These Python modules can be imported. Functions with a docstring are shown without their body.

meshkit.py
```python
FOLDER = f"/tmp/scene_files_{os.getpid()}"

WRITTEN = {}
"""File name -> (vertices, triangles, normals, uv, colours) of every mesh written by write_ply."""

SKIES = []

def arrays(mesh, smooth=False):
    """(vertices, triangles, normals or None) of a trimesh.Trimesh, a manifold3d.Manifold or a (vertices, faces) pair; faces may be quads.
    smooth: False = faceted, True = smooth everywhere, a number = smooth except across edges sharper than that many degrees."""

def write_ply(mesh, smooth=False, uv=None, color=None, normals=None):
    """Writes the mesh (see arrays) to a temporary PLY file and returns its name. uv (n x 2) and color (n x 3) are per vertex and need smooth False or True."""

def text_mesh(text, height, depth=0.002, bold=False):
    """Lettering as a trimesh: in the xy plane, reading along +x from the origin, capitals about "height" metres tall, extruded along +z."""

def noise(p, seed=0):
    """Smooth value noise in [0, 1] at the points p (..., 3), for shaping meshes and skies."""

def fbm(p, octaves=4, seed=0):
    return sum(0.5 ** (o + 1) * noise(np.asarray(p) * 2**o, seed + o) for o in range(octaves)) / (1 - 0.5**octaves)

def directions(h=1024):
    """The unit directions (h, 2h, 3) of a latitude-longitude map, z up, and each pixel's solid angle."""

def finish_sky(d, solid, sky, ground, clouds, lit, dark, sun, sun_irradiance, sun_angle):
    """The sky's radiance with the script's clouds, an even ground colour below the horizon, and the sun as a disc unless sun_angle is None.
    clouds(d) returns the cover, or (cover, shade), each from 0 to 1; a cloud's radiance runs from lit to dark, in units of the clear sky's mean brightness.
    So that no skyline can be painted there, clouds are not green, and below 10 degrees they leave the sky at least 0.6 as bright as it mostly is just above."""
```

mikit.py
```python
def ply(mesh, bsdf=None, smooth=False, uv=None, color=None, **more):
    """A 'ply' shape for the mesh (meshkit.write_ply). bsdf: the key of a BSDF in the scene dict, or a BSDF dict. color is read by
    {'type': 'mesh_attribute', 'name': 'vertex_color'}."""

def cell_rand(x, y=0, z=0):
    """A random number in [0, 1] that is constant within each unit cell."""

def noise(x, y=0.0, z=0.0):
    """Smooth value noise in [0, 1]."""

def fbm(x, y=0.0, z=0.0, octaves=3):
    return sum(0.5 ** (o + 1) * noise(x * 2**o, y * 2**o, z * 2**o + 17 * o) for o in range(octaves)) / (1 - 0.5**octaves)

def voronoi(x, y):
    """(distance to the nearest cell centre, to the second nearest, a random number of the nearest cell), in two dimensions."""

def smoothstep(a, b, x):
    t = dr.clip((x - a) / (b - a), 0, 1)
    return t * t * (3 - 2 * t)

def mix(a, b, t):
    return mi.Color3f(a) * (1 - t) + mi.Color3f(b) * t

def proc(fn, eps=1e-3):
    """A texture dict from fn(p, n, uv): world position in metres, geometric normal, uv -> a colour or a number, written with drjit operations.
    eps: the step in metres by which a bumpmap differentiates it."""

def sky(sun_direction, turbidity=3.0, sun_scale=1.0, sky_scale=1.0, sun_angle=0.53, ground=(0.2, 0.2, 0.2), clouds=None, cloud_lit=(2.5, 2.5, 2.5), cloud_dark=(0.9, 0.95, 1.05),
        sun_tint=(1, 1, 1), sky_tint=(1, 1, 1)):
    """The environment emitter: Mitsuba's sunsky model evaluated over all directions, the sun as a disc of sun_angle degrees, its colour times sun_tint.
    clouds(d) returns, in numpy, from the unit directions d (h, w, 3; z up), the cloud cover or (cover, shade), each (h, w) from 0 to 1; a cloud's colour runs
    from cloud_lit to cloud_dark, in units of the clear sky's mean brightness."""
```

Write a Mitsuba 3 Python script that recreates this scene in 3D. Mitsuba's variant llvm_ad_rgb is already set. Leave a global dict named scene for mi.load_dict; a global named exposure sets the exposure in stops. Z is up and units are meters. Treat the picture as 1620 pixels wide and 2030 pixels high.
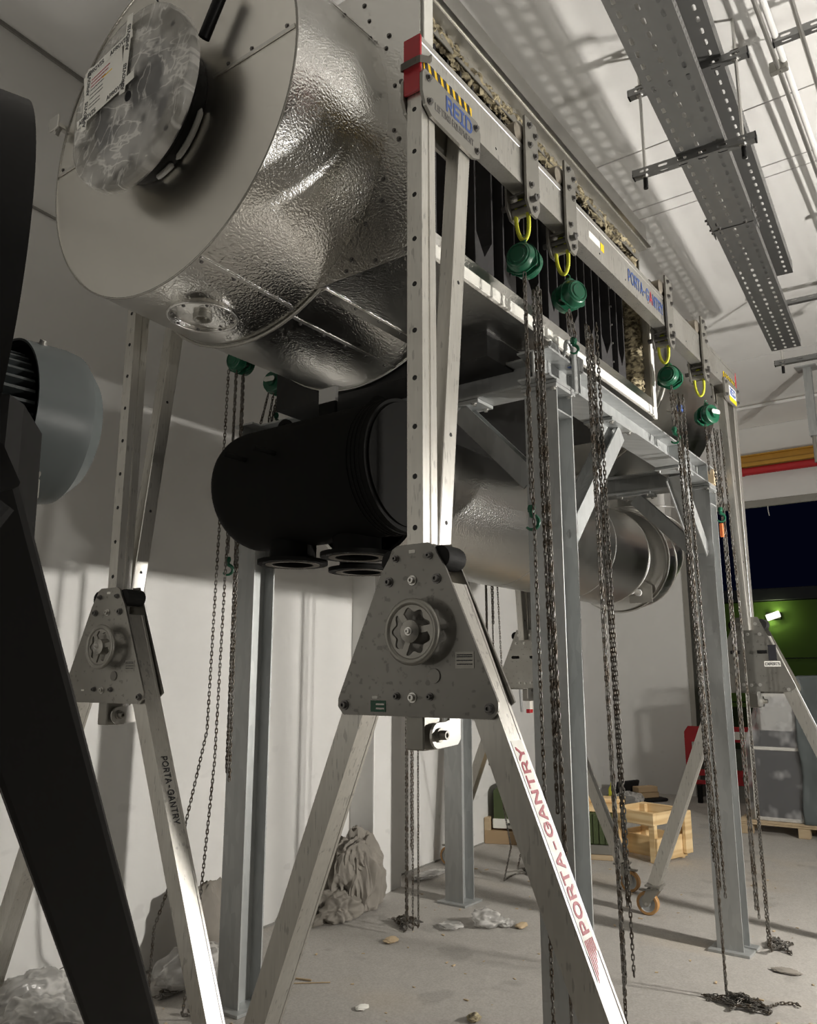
import math, numpy as np, trimesh, mitsuba as mi, mikit, meshkit
import drjit as dr
from mikit import noise, fbm, voronoi, smoothstep, mix, cell_rand, proc
from shapely.geometry import Polygon, Point, box as sbox, LineString
from shapely import affinity
rng = np.random.default_rng(7)
T = mi.ScalarTransform4f
A = np.array
rad = math.radians

# ------------------------------------------------------------------ camera, light, exposure
EYE = A([0, 0, 1.6]); YAW = rad(36.2); PITCH = math.atan2(325.0, 1607.0)
FWD = A([math.cos(YAW)*math.cos(PITCH), math.sin(YAW)*math.cos(PITCH), math.sin(PITCH)])
exposure = 0.12
scene, labels = {'type': 'scene'}, {}
scene['camera'] = {'type': 'perspective', 'fov': 2*math.degrees(math.atan(810/1607.0)), 'fov_axis': 'x', 'near_clip': 0.05, 'far_clip': 200.0,
                   'to_world': T().look_at(origin=EYE.tolist(), target=(EYE+FWD).tolist(), up=[0, 0, 1])}
scene['night_sky'] = {'type': 'constant', 'radiance': {'type': 'rgb', 'value': [0.0008, 0.0012, 0.0045]}}
FLOOD_POS, FLOOD_POWER = A([5.05, -1.6, 1.95]), 1900.0
UP_FILL_POS, UP_FILL_POWER = A([2.6, -5.0, 1.5]), 220.0  # added fill lamp, invented to brighten the ceiling
BACK_FILL_POS, BACK_FILL_POWER = A([-.8, 2.7, 1.5]), 130.0  # added fill lamp for the upper left wall and the drum end reflection

# ------------------------------------------------------------------ materials
def rgb(c): return {'type': 'rgb', 'value': list(c)}
def mat(key, base, rough=0.5, metal=0.0, bump=None, bscale=0.001, eps=1e-3, two=True, **kw):
    b = {'type': 'principled', 'base_color': base if isinstance(base, dict) else rgb(base), 'roughness': rough if isinstance(rough, dict) else float(rough), 'metallic': float(metal), **kw}
    if bump is not None:
        b = {'type': 'bumpmap', 'arbitrary': {**proc(bump, eps)}, 'scale': float(bscale), 'bsdf': b}
    scene[key] = {'type': 'twosided', 'bsdf': b} if two else b
    return key

def f_alu(p, n, uv):
    g = fbm(p.x*7, p.y*7, p.z*3, 3); s = noise(p.x*160, p.y*160, p.z*14); k = smoothstep(.66, .74, noise(p.x*210+3, p.y*210, p.z*26)*.55+.45*fbm(p.x*31, p.y*31, p.z*21, 2))
    return mix((.70, .685, .64), (.53, .505, .455), dr.clip(g*1.5-.45, 0, 1)*.8) * (1-.10*s) * (1-.26*k)
def f_plate(p, n, uv):
    g = fbm(p.x*5, p.y*9, p.z*9, 3); k = smoothstep(.64, .74, fbm(p.x*40, p.y*62, p.z*50, 4))
    return mix((.40, .39, .36), (.31, .30, .275), g) * (1-.28*k)
def f_galv(p, n, uv):
    d1, d2, w = voronoi(p.y*38+p.x*31, p.z*9+p.x*12); g = fbm(p.x*6, p.y*6, p.z*2.5, 3)
    return mix((.35, .365, .365), (.47, .482, .48), dr.clip(.55*g+.45*w, 0, 1))
def f_stucco(p, n, uv):
    return fbm(p.x*150, p.y*150, p.z*150, 2)
def f_conc(p, n, uv):
    g = fbm(p.x*1.1, p.y*1.1, 0, 3); h = fbm(p.x*9, p.y*9, 1.5, 3); s = noise(p.x*130, p.y*130)
    st = smoothstep(.60, .80, fbm(p.x*1.7+9, p.y*1.7+3, 0, 3)); dk = smoothstep(.68, .8, fbm(p.x*4.3+2, p.y*4.3, 4, 3))
    c = mix((.375, .358, .333), (.29, .277, .257), dr.clip(.6*g+.5*h-.1, 0, 1)) * (.9+.2*s)
    return mix(c, (.42, .34, .24), st*.20) * (1-.16*dk)
def f_wall(p, n, uv):
    g = fbm(p.x*1.5, p.y*1.5, p.z*1.2, 3); k = smoothstep(.72, .8, fbm(p.x*6, p.y*6+3, p.z*9, 3))*smoothstep(1.9, .3, p.z)
    return mix((.68, .675, .655), (.63, .625, .61), g) * (1-.10*k)
def f_wood(p, n, uv):
    q = fbm(p.x*2.2, p.y*2.2, p.z*26, 2)+.12*noise(p.x*9, p.y*9, p.z*9)
    return mix((.80, .62, .36), (.62, .43, .21), smoothstep(.3, .8, q))
def f_oldwood(p, n, uv):
    q = fbm(p.x*5, p.y*5, p.z*18, 3)
    return mix((.56, .45, .30), (.34, .25, .15), q)
def f_wool(p, n, uv):
    q = fbm(p.x*60, p.y*60, p.z*60, 3); r = fbm(p.x*9, p.y*9, p.z*9, 2)
    return mix((.36, .31, .20), (.08, .065, .04), smoothstep(.35, .72, q)) * (.6+.7*r)
def f_blk(p, n, uv):
    k = smoothstep(.66, .8, fbm(p.x*14, p.y*9, p.z*20, 3)); g = fbm(p.x*3, p.y*3, p.z*3, 2)
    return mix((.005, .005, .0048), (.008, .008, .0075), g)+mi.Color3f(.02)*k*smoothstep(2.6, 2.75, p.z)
def f_chain(p, n, uv):
    return mix((.20, .19, .175), (.11, .09, .07), smoothstep(.45, .7, noise(p.x*35, p.y*35, p.z*30)))
def f_tarp(p, n, uv):
    return mix((.25, .23, .20), (.18, .165, .145), fbm(p.x*9, p.y*9, p.z*9, 3))
def f_hoist(p, n, uv):
    k = smoothstep(.66, .82, fbm(p.x*40, p.y*40, p.z*40, 3))
    return mix((.008, .085, .043), (.04, .07, .05), k)
def f_green(p, n, uv):
    return mix((.20, .34, .06), (.15, .27, .05), fbm(p.x, p.y*.6, p.z*2, 2))
def f_film(p, n, uv):
    a = fbm(p.y*17+p.z*6, p.z*7-p.y*3, 1.0, 4); b = fbm(p.y*5-p.z*16, p.z*4+p.y*5, 3, 4); c = fbm(p.y*9, p.z*9, 7, 3)
    return dr.clip(.10+.42*smoothstep(.38, .70, c)+.40*smoothstep(.055, .0, dr.abs(a-.5))*smoothstep(.3, .6, b)+.40*smoothstep(.05, .0, dr.abs(b-.5))*smoothstep(.35, .6, c), 0, .88)
def f_bagw(p, n, uv):
    a = fbm(p.x*9, p.y*9, p.z*9, 3); r = dr.abs(a-.5)*2
    return dr.clip(.38+.45*smoothstep(.2, 0., r), 0, .9)
def f_wrapw(p, n, uv):
    a = fbm(p.x*3+p.y*3, p.y*6, p.z*5, 3)
    return dr.clip(.07+.38*smoothstep(.5, .75, a), 0, .85)

mat('mat_alu', proc(f_alu), .38, .9)
mat('mat_plate', proc(f_plate), .32, .92)
mat('mat_galv', proc(f_galv), .46, .55)
mat('mat_tray', (.27, .272, .27), .36, .85)
mat('mat_clad', (.74, .73, .70), .21, 1.0, bump=f_stucco, bscale=.0018, eps=8e-4)
mat('mat_sheet', (.78, .76, .71), .27, 1.0)
mat('mat_steel', (.62, .61, .58), .3, .9)
mat('mat_dull', (.33, .32, .29), .45, .75)
mat('mat_bolt', (.16, .155, .15), .4, .7)
mat('mat_black', (.008, .008, .008), .45, specular=.2)
mat('mat_rubber', (.012, .012, .012), .7, specular=.2)
mat('mat_unlit_wall', (.05, .05, .05), .9)  # near black colour paints in the darkness of an unlit hall
mat('mat_plate_shaded', {**proc(lambda p, n, uv: f_plate(p, n, uv)*.62)}, .42, .85)  # darker copy of the plate colour, shade on the front gantry painted in
mat('mat_vessel', proc(f_blk), .7, specular=.08)
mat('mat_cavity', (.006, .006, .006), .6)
mat('mat_rib', (.035, .034, .036), .5)
mat('mat_white_steel', (.72, .71, .66), .5)
mat('mat_wall', proc(f_wall), .6)
mat('mat_ceil', (.74, .735, .72), .6)
mat('mat_seam', (.22, .215, .2), .7)
mat('mat_conc', proc(f_conc), .75, bump=lambda p, n, uv: fbm(p.x*45, p.y*45, 0, 3), bscale=.003)
mat('mat_wood', proc(f_wood), .6)
mat('mat_oldwood', proc(f_oldwood), .75)
mat('mat_wool', proc(f_wool), .95)
mat('mat_chain', proc(f_chain), .33, .75)
mat('mat_tarp', proc(f_tarp), .8)
mat('mat_hoist', proc(f_hoist), .36)
mat('mat_red', (.42, .022, .03), .45)
mat('mat_redtext', (.33, .025, .05), .5)
mat('mat_blue', (.05, .09, .27), .5)
mat('mat_ink', (.02, .02, .025), .5)
mat('mat_yellow', (.80, .52, .015), .45)
mat('mat_sling', (.68, .70, .06), .7)
mat('mat_label', (.80, .79, .74), .5)
mat('mat_strap', (.10, .09, .075), .7)
mat('mat_greytext', (.13, .125, .12), .5)
mat('mat_motor', (.095, .11, .112), .38)
mat('mat_crane', (.42, .22, .03), .5)
mat('mat_pipe_red', (.40, .02, .025), .4)
mat('mat_tyre', (.38, .21, .08), .55)
mat('mat_hub', (.40, .41, .41), .45, .3)
mat('mat_green_wall', proc(f_green), .7)
mat('mat_darkpanel', (.085, .088, .095), .4)
mat('mat_paleclad', (.5, .5, .49), .5)
mat('mat_brick', (.34, .24, .14), .85)
mat('mat_copper', (.55, .24, .10), .4, .6)
mat('mat_dkgreen', (.05, .07, .025), .6)
mat('mat_greenlabel', (.02, .085, .05), .5)
mat('mat_orange', (.70, .16, .04), .5)
FILM_IN = {'type': 'thindielectric'}
scene['mat_film'] = {'type': 'blendbsdf', 'weight': proc(f_film), 'a': FILM_IN, 'b': {'type': 'twosided', 'bsdf': {'type': 'principled', 'base_color': rgb((.72, .71, .68)), 'roughness': .3}}}
scene['mat_bag'] = {'type': 'blendbsdf', 'weight': proc(f_bagw), 'a': FILM_IN, 'b': {'type': 'twosided', 'bsdf': {'type': 'principled', 'base_color': rgb((.55, .54, .52)), 'roughness': .25}}}
scene['mat_wrap'] = {'type': 'blendbsdf', 'weight': proc(f_wrapw), 'a': FILM_IN, 'b': {'type': 'twosided', 'bsdf': {'type': 'principled', 'base_color': rgb((.68, .68, .69)), 'roughness': .25}}}

# ------------------------------------------------------------------ mesh helpers
def cat(*ms):
    l = []
    for m in ms: l += list(m) if isinstance(m, (list, tuple)) else [m]
    return trimesh.util.concatenate(l)
def box(x0, x1, y0, y1, z0, z1, b=0):
    if b <= 0:
        m = trimesh.creation.box(extents=[x1-x0, y1-y0, z1-z0]); m.apply_translation([(x0+x1)/2, (y0+y1)/2, (z0+z1)/2]); return m
    pts = []
    for sx in (0, 1):
        for sy in (0, 1):
            for sz in (0, 1):
                c = A([x1 if sx else x0, y1 if sy else y0, z1 if sz else z0]); d = A([1-2*sx, 1-2*sy, 1-2*sz])*b
                for k in range(3):
                    q = c+d; q[k] = c[k]; pts.append(q)
    return trimesh.convex.convex_hull(A(pts))
def frame(o, u, v):
    u = A(u, float); u /= np.linalg.norm(u); v = A(v, float); v -= u*(u@v); v /= np.linalg.norm(v)
    M = np.eye(4); M[:3, 0] = u; M[:3, 1] = v; M[:3, 2] = np.cross(u, v); M[:3, 3] = o; return M
def put(m, M): m = m.copy(); m.apply_transform(M); return m
def ext(poly, h, M=None):
    if not isinstance(poly, Polygon) and not hasattr(poly, 'geoms'): poly = Polygon(poly)
    gs = [g for g in (poly.geoms if hasattr(poly, 'geoms') else [poly]) if g.geom_type == 'Polygon' and g.area > 1e-9]
    m = trimesh.util.concatenate([trimesh.creation.extrude_polygon(g, h, engine='earcut') for g in gs])
    return m if M is None else put(m, M)
def plate_x(poly, x0, x1):          # polygon in (y, z), thickness from x0 to x1
    return ext(poly, x1-x0, frame([x0, 0, 0], [0, 1, 0], [0, 0, 1]))
def plate_y(poly, y0, y1):          # polygon in (x, z), from y0 to y1
    return ext(poly, y1-y0, frame([0, y1, 0], [1, 0, 0], [0, 0, 1]))
def plate_z(poly, z0, z1): return ext(poly, z1-z0, frame([0, 0, z0], [1, 0, 0], [0, 1, 0]))
def prof(poly, p0, p1, up=(0, 0, 1)):   # profile in (side, up) swept from p0 to p1
    p0, p1 = A(p0, float), A(p1, float); d = p1-p0; L = np.linalg.norm(d); d /= L
    up = A([1., 0, 0]) if abs(d@A(up, float)) > .999 else A(up, float); up = up-d*(up@d); up /= np.linalg.norm(up); s = np.cross(up, d)
    M = np.eye(4); M[:3, 0], M[:3, 1], M[:3, 2], M[:3, 3] = s, up, d, p0
    return ext(poly, L, M)
def rect(w, h, b=0):
    p = sbox(-w/2, -h/2, w/2, h/2)
    return p if b <= 0 else p.buffer(-b).buffer(b, quad_segs=2)
def cyl(p0, p1, r, n=16, r2=None):
    p0, p1 = A(p0, float), A(p1, float); d = p1-p0; L = np.linalg.norm(d)
    return lathe([(0, 0), (r, 0), (r if r2 is None else r2, L), (0, L)], p0, d, n)
def lathe(pr, o, ax, n=24, close=False):
    ax = A(ax, float); ax /= np.linalg.norm(ax); t = A([0, 0, 1.]) if abs(ax[2]) < .9 else A([1., 0, 0])
    a = np.cross(t, ax); a /= np.linalg.norm(a); b = np.cross(ax, a)
    pr = A(pr, float); k = len(pr); th = np.arange(n)*2*np.pi/n
    V = (A(o, float)+pr[:, None, 1:2]*ax+pr[:, None, 0:1]*(np.cos(th)[None, :, None]*a+np.sin(th)[None, :, None]*b)).reshape(-1, 3)
    F = []
    for i in range(k if close else k-1):
        i2 = (i+1) % k
        for j in range(n):
            q = (i*n+j, i*n+(j+1) % n, i2*n+(j+1) % n, i2*n+j)
            F += [(q[0], q[1], q[2]), (q[0], q[2], q[3])]
    m = trimesh.Trimesh(V, F, process=False); m.merge_vertices(); m.update_faces(m.nondegenerate_faces()); return m
def tube(path, r, n=8, closed=False):
    P = A(path, float)
    t = (np.roll(P, -1, 0)-np.roll(P, 1, 0)) if closed else np.gradient(P, axis=0)
    t /= np.linalg.norm(t, axis=1, keepdims=True)+1e-12
    ref = A([0, 0, 1.]); u = np.zeros_like(P); prev = None
    for i in range(len(P)):
        b = ref if prev is None else prev
        if prev is None and abs(t[i]@ref) > .9: b = A([1., 0, 0])
        w = b-t[i]*(b@t[i]); w /= np.linalg.norm(w)+1e-12; u[i] = w; prev = w
    v = np.cross(t, u); th = np.arange(n)*2*np.pi/n
    R = np.broadcast_to(r, (len(P),))[:, None, None]
    V = (P[:, None]+R*(np.cos(th)[None, :, None]*u[:, None]+np.sin(th)[None, :, None]*v[:, None])).reshape(-1, 3)
    k = len(P); F = []
    for i in range(k if closed else k-1):
        i2 = (i+1) % k
        for j in range(n):
            F += [(i*n+j, i*n+(j+1) % n, i2*n+(j+1) % n), (i*n+j, i2*n+(j+1) % n, i2*n+j)]
    if not closed:
        V = np.vstack([V, P[:1], P[-1:]]); a, b = len(V)-2, len(V)-1
        for j in range(n): F += [(a, (j+1) % n, j), (b, (k-1)*n+j, (k-1)*n+(j+1) % n)]
    return trimesh.Trimesh(V, F, process=False)
def arc(c, r, a0, a1, n, u, v):
    th = np.radians(np.linspace(a0, a1, n)); return A(c)+r*(np.cos(th)[:, None]*A(u, float)+np.sin(th)[:, None]*A(v, float))
def isec(w, h, tf, tw): return sbox(-w/2, -h/2, w/2, -h/2+tf).union(sbox(-w/2, h/2-tf, w/2, h/2)).union(sbox(-tw/2, -h/2, tw/2, h/2)).buffer(.008).buffer(-.008) if False else sbox(-w/2, -h/2, w/2, -h/2+tf).union(sbox(-w/2, h/2-tf, w/2, h/2)).union(sbox(-tw/2, -h/2, tw/2, h/2))
def text(s, height, M, depth=.0012, bold=False, width=None):
    m = meshkit.text_mesh(s, height, depth, bold)
    if width: m.apply_scale([width/m.extents[0], 1, 1])
    return put(m, M)
def crumple(m, amp, freq, seed=0, octv=3):
    v = m.vertices; d = np.stack([meshkit.fbm(v*freq+k*31.7, octv, seed) for k in range(3)], 1)-.5
    m.vertices = v+2*amp*d; return m

def numbered(k):
    if not any(q == k or q.startswith(k+'__') for q in USED): return k
    i = 1
    while f'{k}_{i:03d}' in USED: i += 1
    return f'{k}_{i:03d}'
USED = set()
def obj(name, mesh, m, parent=None, smooth=False, **kw):
    k = (parent+'__'+name) if parent else name
    if k in USED:
        i = 1
        while f'{k}_{i:03d}' in USED: i += 1
        k = f'{k}_{i:03d}'
    USED.add(k)
    scene[k] = mesh if isinstance(mesh, dict) else mikit.ply(mesh, m, smooth=smooth, **kw)
    return k
def thing(name, label, category, group=None, kind=None):
    k = name; i = 1
    while k in USED: k = f'{name}_{i:03d}'; i += 1
    USED.add(k); labels[k] = {'label': label, 'category': category}
    if group: labels[k]['group'] = group
    if kind: labels[k]['kind'] = kind
    return k
def tag(k, label=None, category=None, group=None, kind=None):
    d = labels.setdefault(k, {})
    for a, b in (('label', label), ('category', category), ('group', group), ('kind', kind)):
        if b: d[a] = b
    return k
def struct(name, mesh, m, label, parent=None, smooth=False):
    return tag(obj(name, mesh, m, parent, smooth), label, kind='structure')
def bolt(o, ax, r=.008, h=.008, washer=True):
    ax = A(ax, float); ax /= np.linalg.norm(ax)
    ms = [cyl(o, A(o)+ax*h, r, 6)]
    if washer: ms.append(cyl(o, A(o)+ax*h*.3, r*1.45, 12))
    return cat(ms)
def socket_bolt(o, ax, r=.009, h=.012):
    return lathe([(r*1.5, 0), (r*1.5, h*.25), (r, h*.25), (r, h*.9), (r*.9, h), (r*.5, h), (r*.5, h*.6), (0, h*.6)], o, ax, 12)

# ------------------------------------------------------------------ the setting
def wally(x): return 4.03+.079*(x-3.03)
XF, ZC = 11.6, 5.0
struct('floor', box(-9, XF+.3, -9, 5.6, -.2, 0), 'mat_conc', 'dusty grey concrete floor with stains and scuffs')
k = struct('ceiling', box(-9, XF, -9, 5.0, ZC+.02, ZC+.2), 'mat_seam', 'white panelled ceiling with thin dark joints')
xs = [-9, -5.6, -2.2, 1.2, 4.76, 5.42, 5.56, 8.95, 10.63, XF]
for a, b in zip(xs, xs[1:]): obj('panel', box(a+.006, b-.006, -9, 5.0, ZC, ZC+.02), 'mat_ceil', k)
L = [(-9, wally(-9)), (XF+.2, wally(XF+.2)), (XF+.2, wally(XF)+.5), (-9, wally(-9)+1.5)]
k = struct('wall_left', plate_z(L, 0, ZC), 'mat_wall', 'white left wall with scuff marks')
obj('joint_strip', prof(rect(.02, .02), [-9, wally(-9)-.004, ZC-.012], [XF, wally(XF)-.004, ZC-.012]), 'mat_seam', k)
obj('joint_strip', prof(rect(.02, .012), [-1, wally(-1)-.001, 4.06], [4.9, wally(4.9)-.001, 4.06]), 'mat_seam', k)
obj('skirting_gap', prof(rect(.012, .014), [-9, wally(-9)-.002, .006], [XF, wally(XF)-.002, .006]), 'mat_seam', k)
obj('scuff', tube([(2.52, wally(2.52)-.003, .175), (2.62, wally(2.62)-.003, .19), (2.74, wally(2.74)-.003, .205), (2.80, wally(2.8)-.003, .22)], [.002, .006, .003, .006], 5), 'mat_greytext', k)  # thin dark streak low on the wall
k = struct('wall_pilaster', plate_z([(4.96, 3.955), (5.41, 4.03), (5.41, 4.4), (4.96, 4.4)], 0, ZC), 'mat_wall', 'boxed white pillar standing proud of the left wall')
obj('corner_trim', prof(rect(.012, .012), [4.962, 3.957, 0], [4.962, 3.957, ZC]), 'mat_ceil', k)
obj('safety_sticker', box(5.07, 5.10, 3.965, 3.98, 1.30, 1.345), 'mat_sling', k)
# far wall with the open doorway
k = struct('wall_far', cat(box(XF, XF+.2, 3.65, 5.2, 0, ZC), box(XF, XF+.2, -3.0, 3.65, 3.90, ZC), box(XF, XF+.2, -9, -3.0, 0, ZC)), 'mat_wall', 'white far wall around the open doorway')
obj('header_trim', box(XF-.03, XF, -3.0, 3.68, 3.86, 3.96, .004), 'mat_dull', k)
obj('door_jamb', box(XF-.03, XF+.2, 3.575, 3.65, 0, 3.9, .004), 'mat_dull', k)
obj('conduit', cyl([XF-.03, 2.76, 4.575], [XF-.03, 2.76, ZC], .012, 8), 'mat_dull', k)
obj('hook_wire', tube([(XF-.05, 2.42, 3.86), (XF-.05, 2.42, 3.8), (XF-.05, 2.41, 3.72)], .008, 6), 'mat_steel', k)
struct('wall_right', box(-9, XF, -9.2, -9, 0, ZC), 'mat_unlit_wall', 'right wall coloured near black as an unlit hall')
struct('wall_back', box(-9.2, -9, -9.2, 5.5, 0, ZC), 'mat_unlit_wall', 'back wall coloured near black as an unlit hall')
struct('yard', box(XF+.3, 34, -14, 16, -.2, -.03), 'mat_conc', 'dark concrete yard outside the doorway')
k = thing('yard_building', 'green lit building across the dark yard under the night sky', 'building')
obj('wall', box(20.0, 20.4, -8, 13, -.03, 3.28), 'mat_green_wall', k)
obj('fascia', box(19.93, 20.4, -8, 13, 3.30, 3.58, .01), 'mat_darkpanel', k)
obj('joint', box(19.99, 20.0, -8, 13, 1.98, 2.0), 'mat_ink', k)
obj('joint', box(19.99, 20.0, -8, 13, 1.0, 1.02), 'mat_ink', k)
obj('plinth', box(19.9, 20.0, -8, 13, -.03, .9, .01), 'mat_dkgreen', k)
k = thing('wall_light', 'bright bulkhead light on the green building outside', 'lamp')
obj('housing', box(19.90, 20.0, 4.10, 4.42, 2.86, 3.02, .01), 'mat_black', k)
lens = put(box(-.03, 0, -.15, .15, -.07, .07, .008), T().translate([19.89, 4.26, 2.94]).rotate([1, 0, 0], -18).matrix if False else np.array(T().translate([19.89, 4.26, 2.94]).rotate([1, 0, 0], -18).matrix, float).reshape(4, 4))
obj('lens', mikit.ply(lens, None, emitter={'type': 'area', 'radiance': rgb((26, 30, 16))}), None, k)
# crane rail and pipe across the far wall
k = thing('crane_beam', 'ochre yellow steel beam across the far wall above the doorway', 'beam')
obj('web', prof(isec(.14, .155, .016, .012), [XF-.12, -4, 4.49], [XF-.12, 2.84, 4.49]), 'mat_crane', k)
obj('stiffener', prof(rect(.01, .05), [XF-.195, -4, 4.43], [XF-.195, 2.84, 4.43]), 'mat_crane', k)
k = thing('red_pipe', 'thick red pipe below the yellow beam on the far wall', 'pipe')
obj('pipe_run', cyl([XF-.14, -4, 4.345], [XF-.14, 2.82, 4.345], .053, 20), 'mat_pipe_red', k, 40)
obj('coupling', cyl([XF-.14, 2.66, 4.345], [XF-.14, 2.70, 4.345], .060, 20), 'mat_pipe_red', k, 40)
obj('coupling', cyl([XF-.14, 2.74, 4.345], [XF-.14, 2.83, 4.345], .058, 20), 'mat_pipe_red', k, 40)

# ------------------------------------------------------------------ work light and two added fill lamps (outside the picture)
def flood(pos, power, aim, label, w=.22, h=.16):
    k = thing('flood_light', label, 'work light')
    d = A(aim, float); d /= np.linalg.norm(d); s = np.cross([0, 0, 1.], d); s /= np.linalg.norm(s)
    Mx = np.eye(4); Mx[:3, 0], Mx[:3, 1], Mx[:3, 2], Mx[:3, 3] = s, np.cross(d, s), d, pos
    obj('housing', put(box(-w/2-.02, w/2+.02, -h/2-.02, h/2+.02, -.055, -.002, .006), Mx), 'mat_black', k)
    e = trimesh.Trimesh([[-w/2, -h/2, .001], [w/2, -h/2, .001], [w/2, h/2, .001], [-w/2, h/2, .001]], [[0, 1, 2], [0, 2, 3]], process=False)
    obj('lens', mikit.ply(put(e, Mx), None, emitter={'type': 'area', 'radiance': rgb(power*A([1.0, .955, .88]))}), None, k)
    p = A(pos)-d*.08
    obj('pole', cyl([p[0], p[1], .55], [p[0], p[1], p[2]], .016, 10), 'mat_steel', k, 40)
    for i in range(3):
        a = rad(40+120*i); obj('leg', tube([(p[0], p[1], .75), (p[0]+.5*math.cos(a), p[1]+.5*math.sin(a), .012)], .012, 8), 'mat_steel', k, 40)
flood(FLOOD_POS, FLOOD_POWER, (-.05, 1, .05), 'LED flood light on a tripod to the right of the gantries')
flood(UP_FILL_POS, UP_FILL_POWER, (0, .28, 1.0), 'added LED fill light aimed up at the ceiling far to the right of the gantries', .60, .40)
flood(BACK_FILL_POS, BACK_FILL_POWER, (.22, .30, 1.0), 'added LED fill light on a tripod behind the camera aimed at the ceiling')

# ------------------------------------------------------------------ clad exhaust unit
U = thing('exhaust_unit', 'large metal clad exhaust heat exchanger with round drum end above the steel frame', 'heat exchanger')
YC, ZC2, R1 = 2.38, 3.69, .735
XE, X1, X2, X3 = 1.65, 2.12, 2.82, 4.50
def ring(x0, x1, r0, r1, n=72, th=.004):
    return lathe([(r0, 0), (r1, x1-x0), (r1-th, x1-x0), (r0-th, 0)], [x0, YC, ZC2], [1, 0, 0], n, True)
k = obj('end_cover', lathe([(.26, .004), (.712, .004), (.716, 0), (.716, .006), (.26, .012)], [XE, YC, ZC2], [1, 0, 0], 96, True), 'mat_sheet', U, 40)
obj('edge_bead', tube(arc([XE+.002, YC, ZC2], .714, 0, 356.25, 96, [0, 1, 0], [0, 0, 1]), .004, 6, True), 'mat_dull', k, True)
for sy in (-1, 1):
    obj('joint_strip', box(XE-.003, XE+.002, *( (YC-.705, YC-.30) if sy < 0 else (YC+.36, YC+.705)), 3.715, 3.728), 'mat_steel', k)
    for j, yy in enumerate((.67, .50, .38)):
        obj('screw', bolt([XE-.001, YC+sy*yy, 3.735], [-1, 0, 0], .006, .006), 'mat_bolt', k)
hole = trimesh.creation.cylinder(radius=.105, height=.4)
dr1 = ring(XE, X1+.01, .714, .735, 96)
k = obj('drum_skin', dr1, 'mat_clad', U, 40)
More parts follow.
